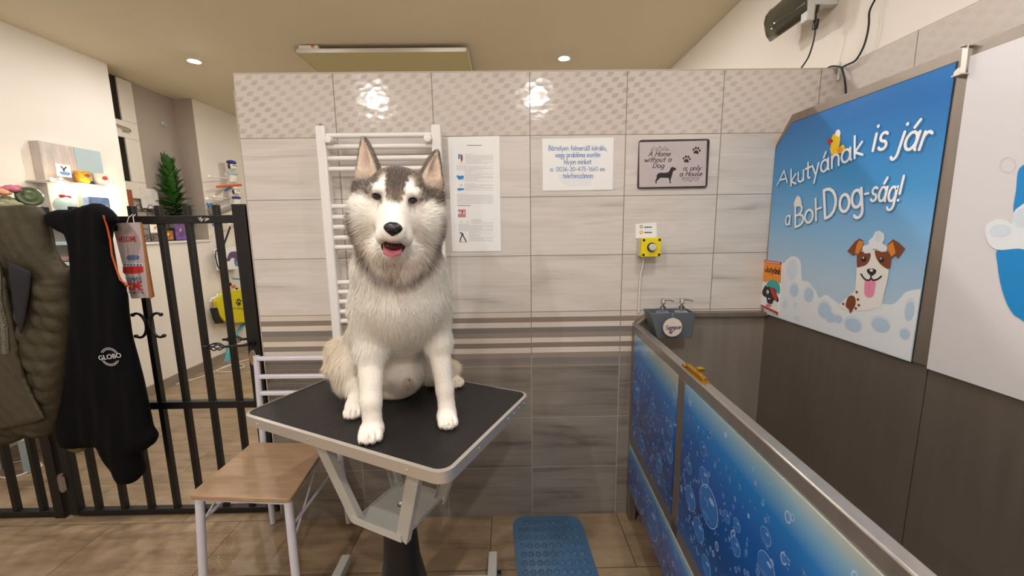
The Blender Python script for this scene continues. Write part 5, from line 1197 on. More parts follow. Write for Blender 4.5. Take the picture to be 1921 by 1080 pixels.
# ---- toys and bags on pegs at the far left wall
TX = -2.26
def T(px, py, x=TX): return onx(px, py, x)
def plush(px, py, h, label, cap, scarf):
    c = T(px, py); k = h * ((c - CAM) @ CF) / FPX; t = thing('plush_dog', label, 'toy', (c[0], c[1], c[2] - k * .5), 'plush dogs hung on the wall pegs')
    at = lambda dy, dz: (c[0], c[1] + dy * k, c[2] + dz * k)
    mk('body', G().sph(at(0, -.3), (.16 * k, .2 * k, .24 * k), 14).sph(at(-.16, -.42), (.09 * k, .09 * k, .1 * k), 10).sph(at(.16, -.42), (.09 * k, .09 * k, .1 * k), 10), M['cream'], t)
    mk('head', G().sph(at(0, .22), (.16 * k, .19 * k, .17 * k), 14).sph((c[0] + .13 * k, c[1], c[2] + .17 * k), (.09 * k, .1 * k, .08 * k), 10), M['cream'], t)
    mk('ear', G().sph(at(-.19, .22), (.05 * k, .06 * k, .12 * k), 10), M['black_plastic'], t); mk('ear', G().sph(at(.19, .22), (.05 * k, .06 * k, .12 * k), 10), M['black_plastic'], t)
    for s in (-.08, .08): mk('eye', G().sph((c[0] + .14 * k, c[1] + s * k, c[2] + .27 * k), .03 * k, 8), M['black_plastic'], t)
    mk('cap', G().sph(at(0, .42), (.19 * k, .24 * k, .1 * k), 14), cap, t); mk('scarf', G().lathe(at(0, -.08), [(.1 * k, -.07 * k), (.21 * k, -.05 * k), (.22 * k, .03 * k), (.14 * k, .07 * k)], 16), scarf, t)
plush(436, 322, 40, 'white plush dog with a spotted blue cap and pale scarf, upper toy beside the partition', M['plush_blue'], M['plush_ltblue'])
plush(443, 368, 34, 'white plush dog with a dark blue scarf, lower toy beside the partition', M['cream'], M['plush_blue'])
def peg(a, b, lab):
    g = G(); p0, p1 = T(*a, -2.2), T(*b, -2.345); g.tube([p1, p0], .007, 8).sph(p0, .017, 12); solo('wall_peg', g, M['cream'], lab, 'peg', 'pegs on the far left wall')
peg((392, 331), (440, 336), 'uppermost cream wall peg with a round knob pointing left'); peg((402, 369), (432, 373), 'cream wall peg with a round knob above the lying mug'); peg((388, 373), (420, 377), 'thin cream wall peg above the blue butterflies'); peg((430, 420), (445, 422), 'short cream wall peg holding the black strap of the tote bag')
solo('chew_stick', G().tube([T(408, 350), T(452, 347)], .013, 10).sph(T(408, 350), .013, 10), M['orange_rub'], 'orange rubber chew stick hanging between the two plush dogs', 'toy')
solo('chew_stick', G().tube([T(423, 357), T(433, 351)], .012, 10).sph(T(423, 357), .012, 10), M['blue_rub'], 'short blue rubber chew stick under the orange one', 'toy')
a, b = T(400, 396), T(425, 386); d = (b - a) / np.linalg.norm(b - a)
solo('grey_mug', G().lathe(a, [(0, 0), (.045, 0), (.055, .02), (.062, np.linalg.norm(b - a)), (.056, np.linalg.norm(b - a)), (.05, .02), (0, .015)], 22, ax=d), mat('grey glazed mug', '9a948c', .35), 'grey mug lying on its side among the toys on the far wall', 'mug')
def butterfly(px, py, s, lab):
    c = T(px, py, -2.31); k = s * ((c - CAM) @ CF) / FPX; g = G()
    for e in (-1, 1):
        for (yy, zz), (ry, rz), ro in (((.45, .28), (.5, .32), .5), ((.32, -.3), (.34, .26), -.6)):
            vs = [(c[0] + abs(p[0]) * .35, c[1] + e * p[0], c[2] + p[1]) for p in ell(yy * k, zz * k, ry * k, rz * k, 14, ro)]; g.prism(vs, (.003, 0, 0))
    g.sph(c, (.006, .05 * k, .3 * k), 8); solo('butterfly_ornament', g, M['butterfly'], lab, 'ornament', 'butterflies on the wall')
butterfly(391, 386, 9, 'upper blue butterfly ornament right of the plant'); butterfly(394, 399, 8, 'lower blue butterfly ornament just over the gate top rail'); butterfly(399, 422, 4.5, 'tiny grey blue butterfly ornament just below the gate top rail')
P = Plane((TX, 0, 0), (0, 1, 0), (0, 0, 1), (1, 0, 0))
t = thing('tote_bag', 'white tote bag with a purple elephant print hung by a black strap', 'bag', T(425, 505))
g = G(); q = [P.px(*k) for k in ((407, 467), (452, 462), (455, 503), (412, 507))]; g.prism([P.at(a, b) for a, b in rc(q, .01, 2)], (-.03, 0, 0), 0)
E_ = lambda pts, mi, l: blob(g, P, smoothpoly([P.px(*k) for k in pts], 4), l, mi)
E_(((421, 486), (426, 484), (429, 476), (434, 472), (444, 472), (448, 478), (448, 490), (444, 492), (440, 485), (434, 484), (431, 489), (425, 490)), 1, .001); E_(((439, 486), (444, 490), (448, 492), (448, 499), (441, 498)), 2, .001)
mk('bag_body', g, [M['paper'], mat('violet print', '5f4a70', .6), M['ink_blue']], t, smooth=0)
mk('strap', G().bar(T(432, 425), T(419, 462), .02, .006, (1, 0, 0)).tube([T(419, 462), T(405, 470), T(404, 480), T(408, 498), T(413, 506)], .006, 6), M['black_plastic'], t)
t = thing('shopping_bag', 'yellow shopping bag with a black paw print hung behind the gate', 'bag', T(440, 607))
g = G(); q = [P.px(*k) for k in ((408, 566), (414, 553), (432, 545), (452, 543), (470, 548), (472, 604), (440, 606), (420, 602), (412, 590))]; g.prism([P.at(a, b) for a, b in q], (-.05, 0, 0), 0)
mk('bag_body', g, M['bag_yellow'], t, bevel=.008, seg=3)
g = G(); P2 = Plane((TX + .002, 0, 0), P.ux, P.uz, P.n); paw(g, P2, P2.px(448, 567), .058, 0, .001, .1)
write(g, P2, 'Bol-Dog we', (430, 579, 577), (474, 581, 579), 0, .001, .3); mk('print', g, M['ink_black'], t, smooth=0)
g = G(); q = [P.px(*k) for k in ((400, 578), (407, 577), (413, 597), (421, 605), (410, 607), (405, 597))]; g.prism([P.at(a, b, .004) for a, b in q], (-.04, 0, 0)); mk('dark_side', g, M['black_plastic'], t)
g = G(); a, b = T(396, 562), T(408, 555); g.tube([a, b], .009, 8)
for e in (a, b):
    for s in (-.011, .011): g.sph((e[0], e[1] + s * .4, e[2] + s), .012, 8)
solo('toy_bone', g, M['cream'], 'white toy bone sticking out left of the yellow shopping bag', 'toy')
g = G(); pts = [T(*k, -2.33) for k in ((462, 600), (455, 612), (443, 626), (435, 645), (430, 665), (427, 681))]
vs = []; 
for i, p in enumerate(pts):
    w = .02 + .035 * i / 5; vs += [p + np.array([.006 * math.sin(i), -w, 0]), p + np.array([.02, 0, 0]), p + np.array([.006 * math.cos(i), w, 0])]
g.add(vs + [np.array(v) - (.006, 0, 0) for v in vs], [f_ for i in range(5) for f_ in ((i * 3, i * 3 + 1, i * 3 + 4, i * 3 + 3), (i * 3 + 1, i * 3 + 2, i * 3 + 5, i * 3 + 4), (18 + i * 3, 18 + i * 3 + 3, 18 + i * 3 + 4, 18 + i * 3 + 1), (18 + i * 3 + 1, 18 + i * 3 + 4, 18 + i * 3 + 5, 18 + i * 3 + 2))] + [(15, 16, 34, 33), (16, 17, 35, 34), (0, 18, 19, 1), (1, 19, 20, 2)] + [f_ for i in range(5) for f_ in ((i * 3, i * 3 + 3, 21 + i * 3, 18 + i * 3), (i * 3 + 2, 20 + i * 3, 23 + i * 3, i * 3 + 5))])
solo('dog_scarf', g, M['teal_cloth'], 'turquoise fabric scarf dangling below the yellow shopping bag', 'scarf', smooth=60)
solo('dog_glasses', G().tube([T(436, 522), T(452, 523)], .012, 8), mat('teal striped toy', '6fa9b0', .5, noise=(60, .6)), 'small teal striped roll above the red fish toy', 'toy')
g = G().sph(T(438, 537), (.012, .035, .02), 12, 0).sph(T(432, 533), (.012, .014, .02), 10, 1).sph(T(444, 541), (.012, .018, .01), 10, 1); solo('fish_toy', g, [mat('red white toy', 'c9674f', .5, noise=(50, .6)), M['black_plastic']], 'small red and white fish toy hanging above the yellow shopping bag', 'toy')
# ------------------------------------------------------------------ the husky, sitting on the table
HD = .0044; DLO = np.array([.0, -.97, TZ - .012]); DHI = np.array([.68, -.12, 1.68])
dn = np.ceil((DHI - DLO) / HD).astype(int)
DX, DY, DZ = [DLO[i] + HD * np.arange(dn[i]) for i in range(3)]
DF = np.full(tuple(dn), 1.0, np.float32)
def dput(c, r, fn, k, sub=False):
    lo = np.maximum(((np.array(c) - r - k * 2 - .03 - DLO) / HD).astype(int), 0); hi = np.minimum(((np.array(c) + r + k * 2 + .03 - DLO) / HD).astype(int) + 1, dn)
    if (hi <= lo).any(): return
    X = DX[lo[0]:hi[0], None, None]; Y = DY[None, lo[1]:hi[1], None]; Z = DZ[None, None, lo[2]:hi[2]]
    d = fn(X, Y, Z); s = (slice(lo[0], hi[0]), slice(lo[1], hi[1]), slice(lo[2], hi[2])); A = DF[s]
    if sub:
        h = np.clip(.5 - .5 * (A + d) / k, 0, 1); DF[s] = A * (1 - h) - d * h + k * h * (1 - h)
    else:
        h = np.clip(.5 + .5 * (A - d) / k, 0, 1); DF[s] = A * (1 - h) + d * h - k * h * (1 - h)
def E3(c, r, k=.03, R=None, sub=False):
    c = np.array(c, float); r = np.array(r, float)
    def fn(X, Y, Z):
        x, y, z = X - c[0], Y - c[1], Z - c[2]
        if R is not None: x, y, z = (R[0][0] * x + R[1][0] * y + R[2][0] * z, R[0][1] * x + R[1][1] * y + R[2][1] * z, R[0][2] * x + R[1][2] * y + R[2][2] * z)
        k0 = np.sqrt((x / r[0]) ** 2 + (y / r[1]) ** 2 + (z / r[2]) ** 2); k1 = np.sqrt((x / r[0] ** 2) ** 2 + (y / r[1] ** 2) ** 2 + (z / r[2] ** 2) ** 2)
        return k0 * (k0 - 1) / np.maximum(k1, 1e-6)
    dput(c, r.max(), fn, k, sub)
def C3(a, b, ra, rb, k=.03, sub=False):
    a = np.array(a, float); b = np.array(b, float); d = b - a; L2 = d @ d
    def fn(X, Y, Z):
        t = np.clip(((X - a[0]) * d[0] + (Y - a[1]) * d[1] + (Z - a[2]) * d[2]) / L2, 0, 1)
        return np.sqrt((X - a[0] - t * d[0]) ** 2 + (Y - a[1] - t * d[1]) ** 2 + (Z - a[2] - t * d[2]) ** 2) - (ra + (rb - ra) * t)
    dput((a + b) / 2, np.linalg.norm(d) / 2 + max(ra, rb), fn, k, sub)
def Wd(px, py, y): return ony(px, py, y)
def rotz(a): c, s = math.cos(a), math.sin(a); return np.array([[c, -s, 0], [s, c, 0], [0, 0, 1]])
def rotx(a): c, s = math.cos(a), math.sin(a); return np.array([[1, 0, 0], [0, c, -s], [0, s, c]])
def roty(a): c, s = math.cos(a), math.sin(a); return np.array([[c, 0, s], [0, 1, 0], [-s, 0, c]])
TILT = R_(6.5)
# head frame: centre of the skull, tilted a little to the side, facing the viewer
HC = Wd(746, 388, -.655)
HR = rotz(R_(10)) @ roty(TILT)
EX, EZ, MZ, MX = .0425, .016, -.058, .008
def hp(x, y, z): return HC + HR @ np.array([x, y, z])     # x right in the picture, -y to the viewer, z up
MC = hp(MX * .7, -.124, MZ - .040); MR = (.0245, .037, .0135)
# trunk
C3(Wd(754, 560, -.555), Wd(706, 660, -.36), .108, .114, .06)
C3(Wd(753, 520, -.57), Wd(753, 600, -.53), .106, .110, .06)
E3(Wd(756, 565, -.60), (.116, .096, .11), .05)
E3(Wd(720, 700, -.36), (.125, .12, .115), .05)
E3(Wd(757, 680, -.47), (.075, .09, .085), .05)
# neck and ruff
C3(Wd(745, 430, -.60), Wd(752, 545, -.57), .098, .125, .05)
E3(Wd(748, 500, -.625), (.108, .085, .07), .04)
# shoulders and front legs
PAW = {0: onz(697, 806, TZ + .018), 1: onz(838, 781, TZ + .018)}
sh = [Wd(695, 585, -.60), Wd(812, 580, -.555)]; el = [Wd(697, 655, -.63), Wd(822, 640, -.575)]; wr = [PAW[0] + np.array([-.004, .022, .075]), PAW[1] + np.array([-.006, .022, .075])]
for i in (0, 1):
    C3(sh[i], el[i], (.056, .050)[i], (.042, .037)[i], .035); C3(el[i], wr[i], (.041, .035)[i], (.0275, .024)[i], .02)
    C3(wr[i], PAW[i] + np.array([0, .012, .012]), (.0265, .0235)[i], .026, .015)
def paw3(c, yaw, w=.034, L=.043, h=.022):
    R = rotz(yaw); E3(c + R @ np.array([0, .0, -.001]), (w, L, h), .012, R)
    for j, (x, y) in enumerate(((-.021, -.030), (-.0075, -.040), (.0075, -.040), (.021, -.030))):
        E3(c + R @ np.array([x * w / .031, y * L / .043, -.003]), (.0096, .021, .0165), .003, R)
    for x in (-.0145, 0, .0145): C3(c + R @ np.array([x * w / .031, -.022, .0175]), c + R @ np.array([x * w / .031 * 1.08, -.060, -.004]), .0022, .0032, .004, True)
    return R
YAW = [R_(13), R_(15)]
PR = [paw3(PAW[0], YAW[0]), paw3(PAW[1], YAW[1], .029, .042)]
# hind legs
H0 = onz(664, 765, TZ + .017); H1 = onz(851, 712, TZ + .017)
E3(Wd(668, 690, -.42), (.062, .11, .085), .04, rotx(R_(-18)))
C3(Wd(664, 715, -.46), H0 + np.array([0, .05, .045]), .05, .033, .03); C3(H0 + np.array([0, .075, .03]), H0 + np.array([0, .01, .012]), .03, .026, .02)
R0 = paw3(H0, R_(14), .028, .038, .021)
E3(Wd(810, 680, -.34), (.06, .10, .08), .04); C3(Wd(832, 700, -.34), H1 + np.array([-.01, .03, .03]), .045, .03, .03)
R1 = paw3(H1, R_(30), .027, .036, .02)
# groin, sheath
E3(Wd(757, 712, -.475), (.042, .045, .05), .03); E3(Wd(742, 728, -.44), (.06, .05, .035), .03); C3(Wd(760, 690, -.50), Wd(768, 713, -.525), .028, .018, .02)
# tail curling out on the left
C3(Wd(672, 660, -.30), Wd(640, 660, -.33), .04, .045, .03); C3(Wd(640, 660, -.33), Wd(625, 690, -.36), .045, .03, .02)
# head
E3(hp(0, .012, .022), (.080, .088, .074), .03, HR)
E3(hp(0, .02, .05), (.066, .07, .05), .03, HR)
for s in (-1, 1):
    E3(hp(s * .066, .0, -.022), (.052, .06, .056), .03, HR @ roty(s * R_(-12)))      # cheek ruff
    E3(hp(s * .070, .02, -.062), (.046, .06, .050), .03, HR)
    E3(hp(s * .036, -.062, .034), (.026, .024, .017), .018, HR @ roty(s * R_(14)))    # brow
    E3(hp(s * .0225 + MX * .7, -.098, MZ - .020), (.0215, .042, .0215), .014, HR)                   # flews
E3(hp(0, -.06, -.03), (.040, .05, .042), .028, HR)
C3(hp(0, -.05, -.040), hp(MX, -.150, MZ - .008), .042, .0255, .022)
C3(hp(0, -.07, .0), hp(MX, -.146, MZ + .004), .024, .0175, .02)
C3(hp(0, -.03, MZ - .050), hp(MX * .7, -.112, MZ - .056), .034, .0135, .018)                # lower jaw
E3(hp(0, -.015, MZ - .060), (.064, .055, .045), .03, HR)
E3(MC, MR, .006, HR, True)                                                            # open mouth
for s in (-1, 1): E3(hp(s * EX, -.086, EZ), (.0115, .011, .009), .005, HR, True)          # eye sockets
# ears
EARS = []
for s, tip, ca, cb in ((-1, Wd(684, 264, -.60), Wd(676, 332, -.625), Wd(708, 318, -.632)), (1, Wd(817, 288, -.585), Wd(822, 350, -.605), Wd(792, 330, -.625))):
    base = (ca + cb) / 2
    for t in np.linspace(0, 1, 7):
        wd = np.linalg.norm(cb - ca) / 2 * (1 - t) ** .75 * 1.1 + .008; c = base + (tip - base) * (t * .98); ax = (cb - ca) / np.linalg.norm(cb - ca); up = (tip - base) / np.linalg.norm(tip - base)
        nn = np.cross(ax, up); R = np.stack([ax, nn, up], 1); E3(c, (wd, .010 + .010 * (1 - t), .016), .012, R)
    nrm = np.cross(cb - ca, tip - base); nrm /= np.linalg.norm(nrm); nrm = nrm if nrm[1] < 0 else -nrm
    for t in np.linspace(.08, .72, 6):
        wd = (np.linalg.norm(cb - ca) / 2 * (1 - t) ** .8) * .68; c = base + (tip - base) * t + nrm * .019; ax = (cb - ca) / np.linalg.norm(cb - ca); up = (tip - base) / np.linalg.norm(tip - base)
        R = np.stack([ax, np.cross(ax, up), up], 1); E3(c, (wd, .014, .018), .006, R, True)
    E3(base - (tip - base) * .06 + np.array([0, .004, -.008]), (np.linalg.norm(cb - ca) * .5, .020, .026), .022)
    E3((ca + HC + HR @ np.array([s * .075, .01, .0])) / 2, (.026, .03, .034), .025)
    EARS.append((base, tip, ca, cb, nrm))
# keep it on the table top
DF = np.maximum(DF, (TZ + .0005 - DZ)[None, None, :].astype(np.float32))
DV, DQ = surface_nets(DF, DLO, HD); DV = relax(DV, DQ, 2, .45)
DV[:, 2] = np.maximum(DV[:, 2], TZ + .0004)

def field_normals(V):
    def samp(P):
        q = (P - DLO) / HD; i = np.clip(np.floor(q).astype(int), 0, dn - 2); f = q - i; o = 0
        for a in (0, 1):
            for b in (0, 1):
                for c in (0, 1):
                    w = (f[:, 0] if a else 1 - f[:, 0]) * (f[:, 1] if b else 1 - f[:, 1]) * (f[:, 2] if c else 1 - f[:, 2]); o = o + w * DF[i[:, 0] + a, i[:, 1] + b, i[:, 2] + c]
        return o
    e = HD; n = np.stack([samp(V + d) - samp(V - d) for d in np.eye(3) * e], 1); return n / (np.linalg.norm(n, axis=1)[:, None] + 1e-9)
def hloc(V): return (V - HC) @ HR
def sst(a, b, x): t = np.clip((x - a) / (b - a), 0, 1); return t * t * (3 - 2 * t)
def vnoise(V, s, seed=0):
    v = V * s + seed * 7.3; return (np.sin(v[:, 0] * 1.7 + 2.1 * np.sin(v[:, 1] * 1.3 + seed)) + np.sin(v[:, 1] * 2.1 + 1.7 * np.sin(v[:, 2] * 1.1)) + np.sin(v[:, 2] * 1.9 + 2.3 * np.sin(v[:, 0] * 1.2))) / 3
LC = lambda h: np.array(lin(h)[:3])
WHITE, CREAM, GREY, DARK, TAN, PINK, MID = LC('f2e9df'), LC('e6d8c2'), LC('74685e'), LC('2e2723'), LC('a08468'), LC('a88a7e'), LC('9a8b7e')
def coat(V, Nn):
    """the husky's markings: colour of every point of the coat"""
    n = len(V); c = np.tile(WHITE, (n, 1)); h = hloc(V); x, y, z = h.T; ax = np.abs(x); jit = vnoise(V, 160, 1) * .006 + vnoise(V, 60, 2) * .005
    def put(w, col): nonlocal c; w = np.clip(w, 0, 1)[:, None]; c = c * (1 - w) + np.array(col) * w
    # body: cream towards the belly and haunches, grey saddle behind
    body = sst(-.12, -.16, z)
    put(body * sst(1.10, .92, V[:, 2]) * sst(-.60, -.46, V[:, 1]) * .75, CREAM)
    back = sst(-.50, -.36, V[:, 1]) * sst(.94, 1.05, V[:, 2]) * sst(.17, .24, V[:, 0]); put(back * .85, GREY)
    put(body * sst(-.53, -.45, V[:, 1] + jit * 2) * sst(1.05, 1.15, V[:, 2]) * .9, GREY)
    # tail tip
    put(sst(.19, .13, V[:, 0]) * sst(.86, .9, V[:, 2]) * sst(1.03, .98, V[:, 2]) * .8, CREAM)
    head = (z > -.155) & (V[:, 2] > 1.2)
    # grey collar hanging below the cheeks
    yy = np.where(V[:, 2] > 1.15, 1, 0)
    rim = sst(.088, .112, np.sqrt((x / 1.0) ** 2 + np.clip(-.045 - z, 0, 1) ** 2) + jit) * sst(-.16, -.10, z) * sst(.03, -.02, z); put(yy * rim * sst(-.085, -.02, y) * .5, GREY)
    er = np.sqrt(((x - .008) / .112) ** 2 + ((z + .015) / .178) ** 2); fr_ = yy * sst(.0, -.05, z)
    put(fr_ * np.exp(-((er - 1 + jit * 4) / .11) ** 2) * (.72 + .2 * sst(.03, .08, ax)), GREY)
    put(fr_ * sst(.62, .8, er) * sst(1.0, .85, er) * sst(-.08, -.12, z) * .35, TAN)  # tan under the chin: shading put into the coat colour
    # cap: grey over crown, down to the brows and the temples
    cap = sst(.046, .056, z + jit - .16 * np.clip(ax - .045, 0, 1) * -2.2 + .0)
    cap = np.maximum(cap, sst(.052, .068, ax + jit) * sst(.0, .024, z + jit) * sst(.14, .11, z))
    put(head * cap * 1.0, GREY)
    put(head * cap * (.5 + .5 * np.sin(x * 420 + 14 * vnoise(V, 25, 5))) * .45, DARK); put(head * sst(.075, .1, z) * .35, DARK)
    put(head * cap * np.exp(-((ax - .035) / .018) ** 2) * sst(.03, .06, z) * .25, TAN)
    # white brow spots, dark stripe down the forehead
    put(head * np.exp(-(((ax - .0295 - .10 * (z - .04)) / .0145) ** 2 + ((z - .046) / .028) ** 2) ** 2.0) * 1.0, WHITE)
    stripe = sst(.0185, .0135, ax - .16 * np.clip(z, 0, 1) + jit * .8) * sst(-.004, .018, z + jit); put(head * stripe * .97, GREY * .6)
    put(head * stripe * (.5 + .5 * np.sin(x * 900)) * .6, DARK); put(head * np.exp(-((ax - .012) / .006) ** 2) * sst(.0, .012, z) * sst(.05, .03, z) * .35, TAN)
    put(head * np.exp(-(((ax - EX) / .018) ** 2 + ((z - EZ) / .011) ** 2) ** 1.5) * .35, MID)
    # muzzle tip lightly grey, dark lips
    put(head * np.exp(-(((z - MZ + .028) / .0035) ** 2)) * (y < -.115) * (ax < .025) * .35, DARK)
    # ears
    for s, (b, t, ca, cb, nr) in zip((-1, 1), EARS):
        up = (t - b); L = np.linalg.norm(up); up = up / L; q = V - b; u = q @ up; side = q @ ((cb - ca) / np.linalg.norm(cb - ca)) - u * (up @ ((cb - ca) / np.linalg.norm(cb - ca))); dep = q @ nr; hw = np.linalg.norm(cb - ca) / 2
        m = sst(.012, .03, u) * (np.abs(side) < hw * 1.7) * (u < L * 1.2) * (np.abs(dep) < .05)
        put(m, GREY * .75); m2 = sst(-.040, -.006, u) * (np.abs(side) < hw * 1.7) * (u < L * 1.2) * (np.abs(dep) < .05); inner = m2 * sst(-.024, -.014, dep) * sst(1.25, .98, np.abs(side) / (hw * np.clip(1 - u / L, .08, 1) ** .8 + 1e-4)) * (Nn @ nr > -.2)
        put(inner, LC('c6af9c')); put(inner * np.exp(-((u - L * .38) / (L * .26)) ** 2) * sst(hw * .6, 0, np.abs(side)) * .65, PINK)
        put(m * sst(L * .9, L * 1.02, u) * .6, DARK)
    # toes: shaded lines are left to the light; claws are parts
    d = np.linalg.norm(V - Wd(766, 716, -.545), axis=1); put(sst(.026, .012, d) * .6, TAN); put(sst(.007, .004, np.linalg.norm((V - Wd(769, 712, -.545)) * (1, .3, 1.3), axis=1)) * .9, DARK)
    c = c * (1 + .05 * vnoise(V, 240, 3)[:, None]); return np.clip(c, 0, 1)
def attr_mat(name, rough, hair=False):
    m = mat(name, 'ffffff', rough); b = m.node_tree.nodes['Principled BSDF']; a = m.node_tree.nodes.new('ShaderNodeAttribute'); a.attribute_name = 'coat'
    m.node_tree.links.new(a.outputs['Color'], b.inputs['Base Color']); b.inputs['Specular IOR Level'].default_value = .25; return m
dog = thing('husky_dog', 'grey and white husky sitting on the grooming table with tongue out', 'dog', (.37, -.5, TZ))
body = mesh_np('body', DV, DQ, [attr_mat('husky coat', .8)], dog)
def setcol(me, dom, C):
    a = me.attributes.new('coat', 'FLOAT_COLOR', dom); a.data.foreach_set('color', np.concatenate([C, np.ones((len(C), 1))], 1).astype(np.float32).ravel())
DN = field_normals(DV); setcol(body.data, 'POINT', coat(DV, DN))

# coat hairs: fine strands grown from the body surface
def fur(N_):
    P4 = DV[DQ]; area = np.linalg.norm(np.cross(P4[:, 2] - P4[:, 0], P4[:, 3] - P4[:, 1]), axis=1); cen = P4.mean(1)
    wgt = area * np.where(cen[:, 2] > 1.2, 1.7, 1.0); wgt = wgt / wgt.sum(); f = RNG.choice(len(DQ), N_, p=wgt); u = RNG.random((N_, 1)); v = RNG.random((N_, 1)); Q4 = P4[f]
    R0_ = (Q4[:, 0] * (1 - u) + Q4[:, 1] * u) * (1 - v) + (Q4[:, 3] * (1 - u) + Q4[:, 2] * u) * v; n = field_normals(R0_)
    h = hloc(R0_); x, y, z = h.T; ax = np.abs(x); isH = (R0_[:, 2] > 1.2)
    # growth direction: down the body, outwards and back from the nose on the head
    g = np.tile(np.array([0, .15, -1.0]), (N_, 1)); hd = np.stack([x * 1.0, y + .16, z - MZ + .01], 1); hd = hd / np.linalg.norm(hd, axis=1)[:, None]; hw = hd @ HR.T
    wH = (sst(-.15, -.09, z) * isH)[:, None]; g = g * (1 - wH) + hw * wH; side = np.sign(R0_[:, 0] - .40)[:, None] * np.array([.35, 0, 0]); g = g + side * (1 - wH) * .5
    t = g - n * (g * n).sum(1)[:, None]; t = t / (np.linalg.norm(t, axis=1)[:, None] + 1e-6)
    L = np.full(N_, .020)
    face = isH & (z > -.09) & (y < -.03); L = np.where(face, .006 + .010 * sst(.03, .08, ax), L); L = np.where(isH & (y < -.075), .0065, L)
    cheek = isH & (ax > .07) & (z < .02); L = np.where(cheek, .026, L); L = np.where(isH & (z > .05), np.minimum(L, .010), L)
    L = np.where((R0_[:, 2] < 1.02) & (R0_[:, 1] < -.545), .008, L); L = np.where(R0_[:, 2] < .86, .006, L)
    L = np.where((R0_[:, 2] > 1.02) & (R0_[:, 2] < 1.27) & ~face, .020, L)
    L = np.where((R0_[:, 1] > -.5) & (R0_[:, 2] < 1.0) & (R0_[:, 2] > .85), .022, L); L = np.where((R0_[:, 0] < .17) & (R0_[:, 2] > .86) & (R0_[:, 2] < 1.05), .028, L)
    inear = np.zeros(N_, bool)
    for (b, tp, ca, cb, nr) in EARS:
        up = tp - b; LL = np.linalg.norm(up); q = R0_ - b; uu = q @ (up / LL); m = (uu > .012) & (uu < LL * 1.2) & (np.linalg.norm(q - np.outer(uu, up / LL), axis=1) < .045)
        L = np.where(m, .0055, L); t[m] = (up / LL)[None] * .8 + n[m] * .2
    L = L * (.7 + .6 * RNG.random(N_)); lift = np.where(L > .015, .45, .35)[:, None]
    jit = RNG.normal(0, .17, (N_, 3)); d0 = n * lift * 1.1 + t + jit * .5; d0 /= np.linalg.norm(d0, axis=1)[:, None]; d1 = n * lift * .5 + t + jit; d1 /= np.linalg.norm(d1, axis=1)[:, None]
    ok = np.ones(N_, bool)
    for ee in (-1, 1): ok &= np.linalg.norm(R0_ - hp(ee * EX, -.086, EZ), axis=1) > .0135
    ok &= np.linalg.norm((R0_ - hp(MX, -.172, MZ - .003)), axis=1) > .020
    mo = h - np.array([MX * .7, -.124, MZ - .040]); ok &= ((mo / MR) ** 2).sum(1) > 1.15
    P0 = R0_ - n * .001; P1 = P0 + d0 * L[:, None] * .5; P2 = P1 + d1 * L[:, None] * .5 - np.array([0, 0, 1]) * (L ** 1.5)[:, None] * .6
    P2[:, 2] = np.maximum(P2[:, 2], TZ + .001); C = np.minimum(coat(R0_, n) * np.where(coat(R0_, n).mean(1) > .45, 1.14, 1.0)[:, None], .97) * (1 + RNG.normal(0, .06, (N_, 1)))
    C = np.where((C.mean(1) < .3)[:, None], C * RNG.choice([.4, .8, 1.1, 2.3], N_)[:, None], C)
    return P0[ok], P1[ok], P2[ok], np.clip(C[ok], 0, 1), L[ok]
P0, P1, P2, FC, FL = fur(210000)
nF = len(P0); w = np.where(FL > .012, .00042, .00034)[:, None]
vd = P1 - CAM; FN0 = field_normals(P0); sd = np.cross(P2 - P0, FN0 + RNG.normal(0, .35, (nF, 3))); sd /= np.linalg.norm(sd, axis=1)[:, None] + 1e-9
FV = np.stack([P0 - sd * w, P0 + sd * w, P1 + sd * w * .75, P1 - sd * w * .75, P2], 1).reshape(-1, 3) - np.array(dog.location)
b = (np.arange(nF) * 5)[:, None]; li = np.concatenate([b + [0, 1, 2, 3], b + [3, 2, 4]], 1).ravel()
me = bpy.data.meshes.new('fur'); me.vertices.add(len(FV)); me.vertices.foreach_set('co', FV.astype(np.float32).ravel()); me.loops.add(len(li)); me.loops.foreach_set('vertex_index', li.astype(np.int32))
me.polygons.add(nF * 2); me.polygons.foreach_set('loop_start', np.stack([np.arange(nF) * 7, np.arange(nF) * 7 + 4], 1).ravel().astype(np.int32)); me.update(calc_edges=True); me.shade_smooth()
# strands are lit like the coat they grow from
FN = np.repeat(FN0, 5, axis=0)
try: me.normals_split_custom_set_from_vertices(FN.tolist())
except Exception as ex: print('normals', ex)
setcol(me, 'POINT', np.repeat(FC, 5, axis=0)); me.materials.append(attr_mat('husky hair', .7))
fo = bpy.data.objects.new('fur', me); COL.objects.link(fo); fo.parent = dog; fo['kind'] = 'stuff'

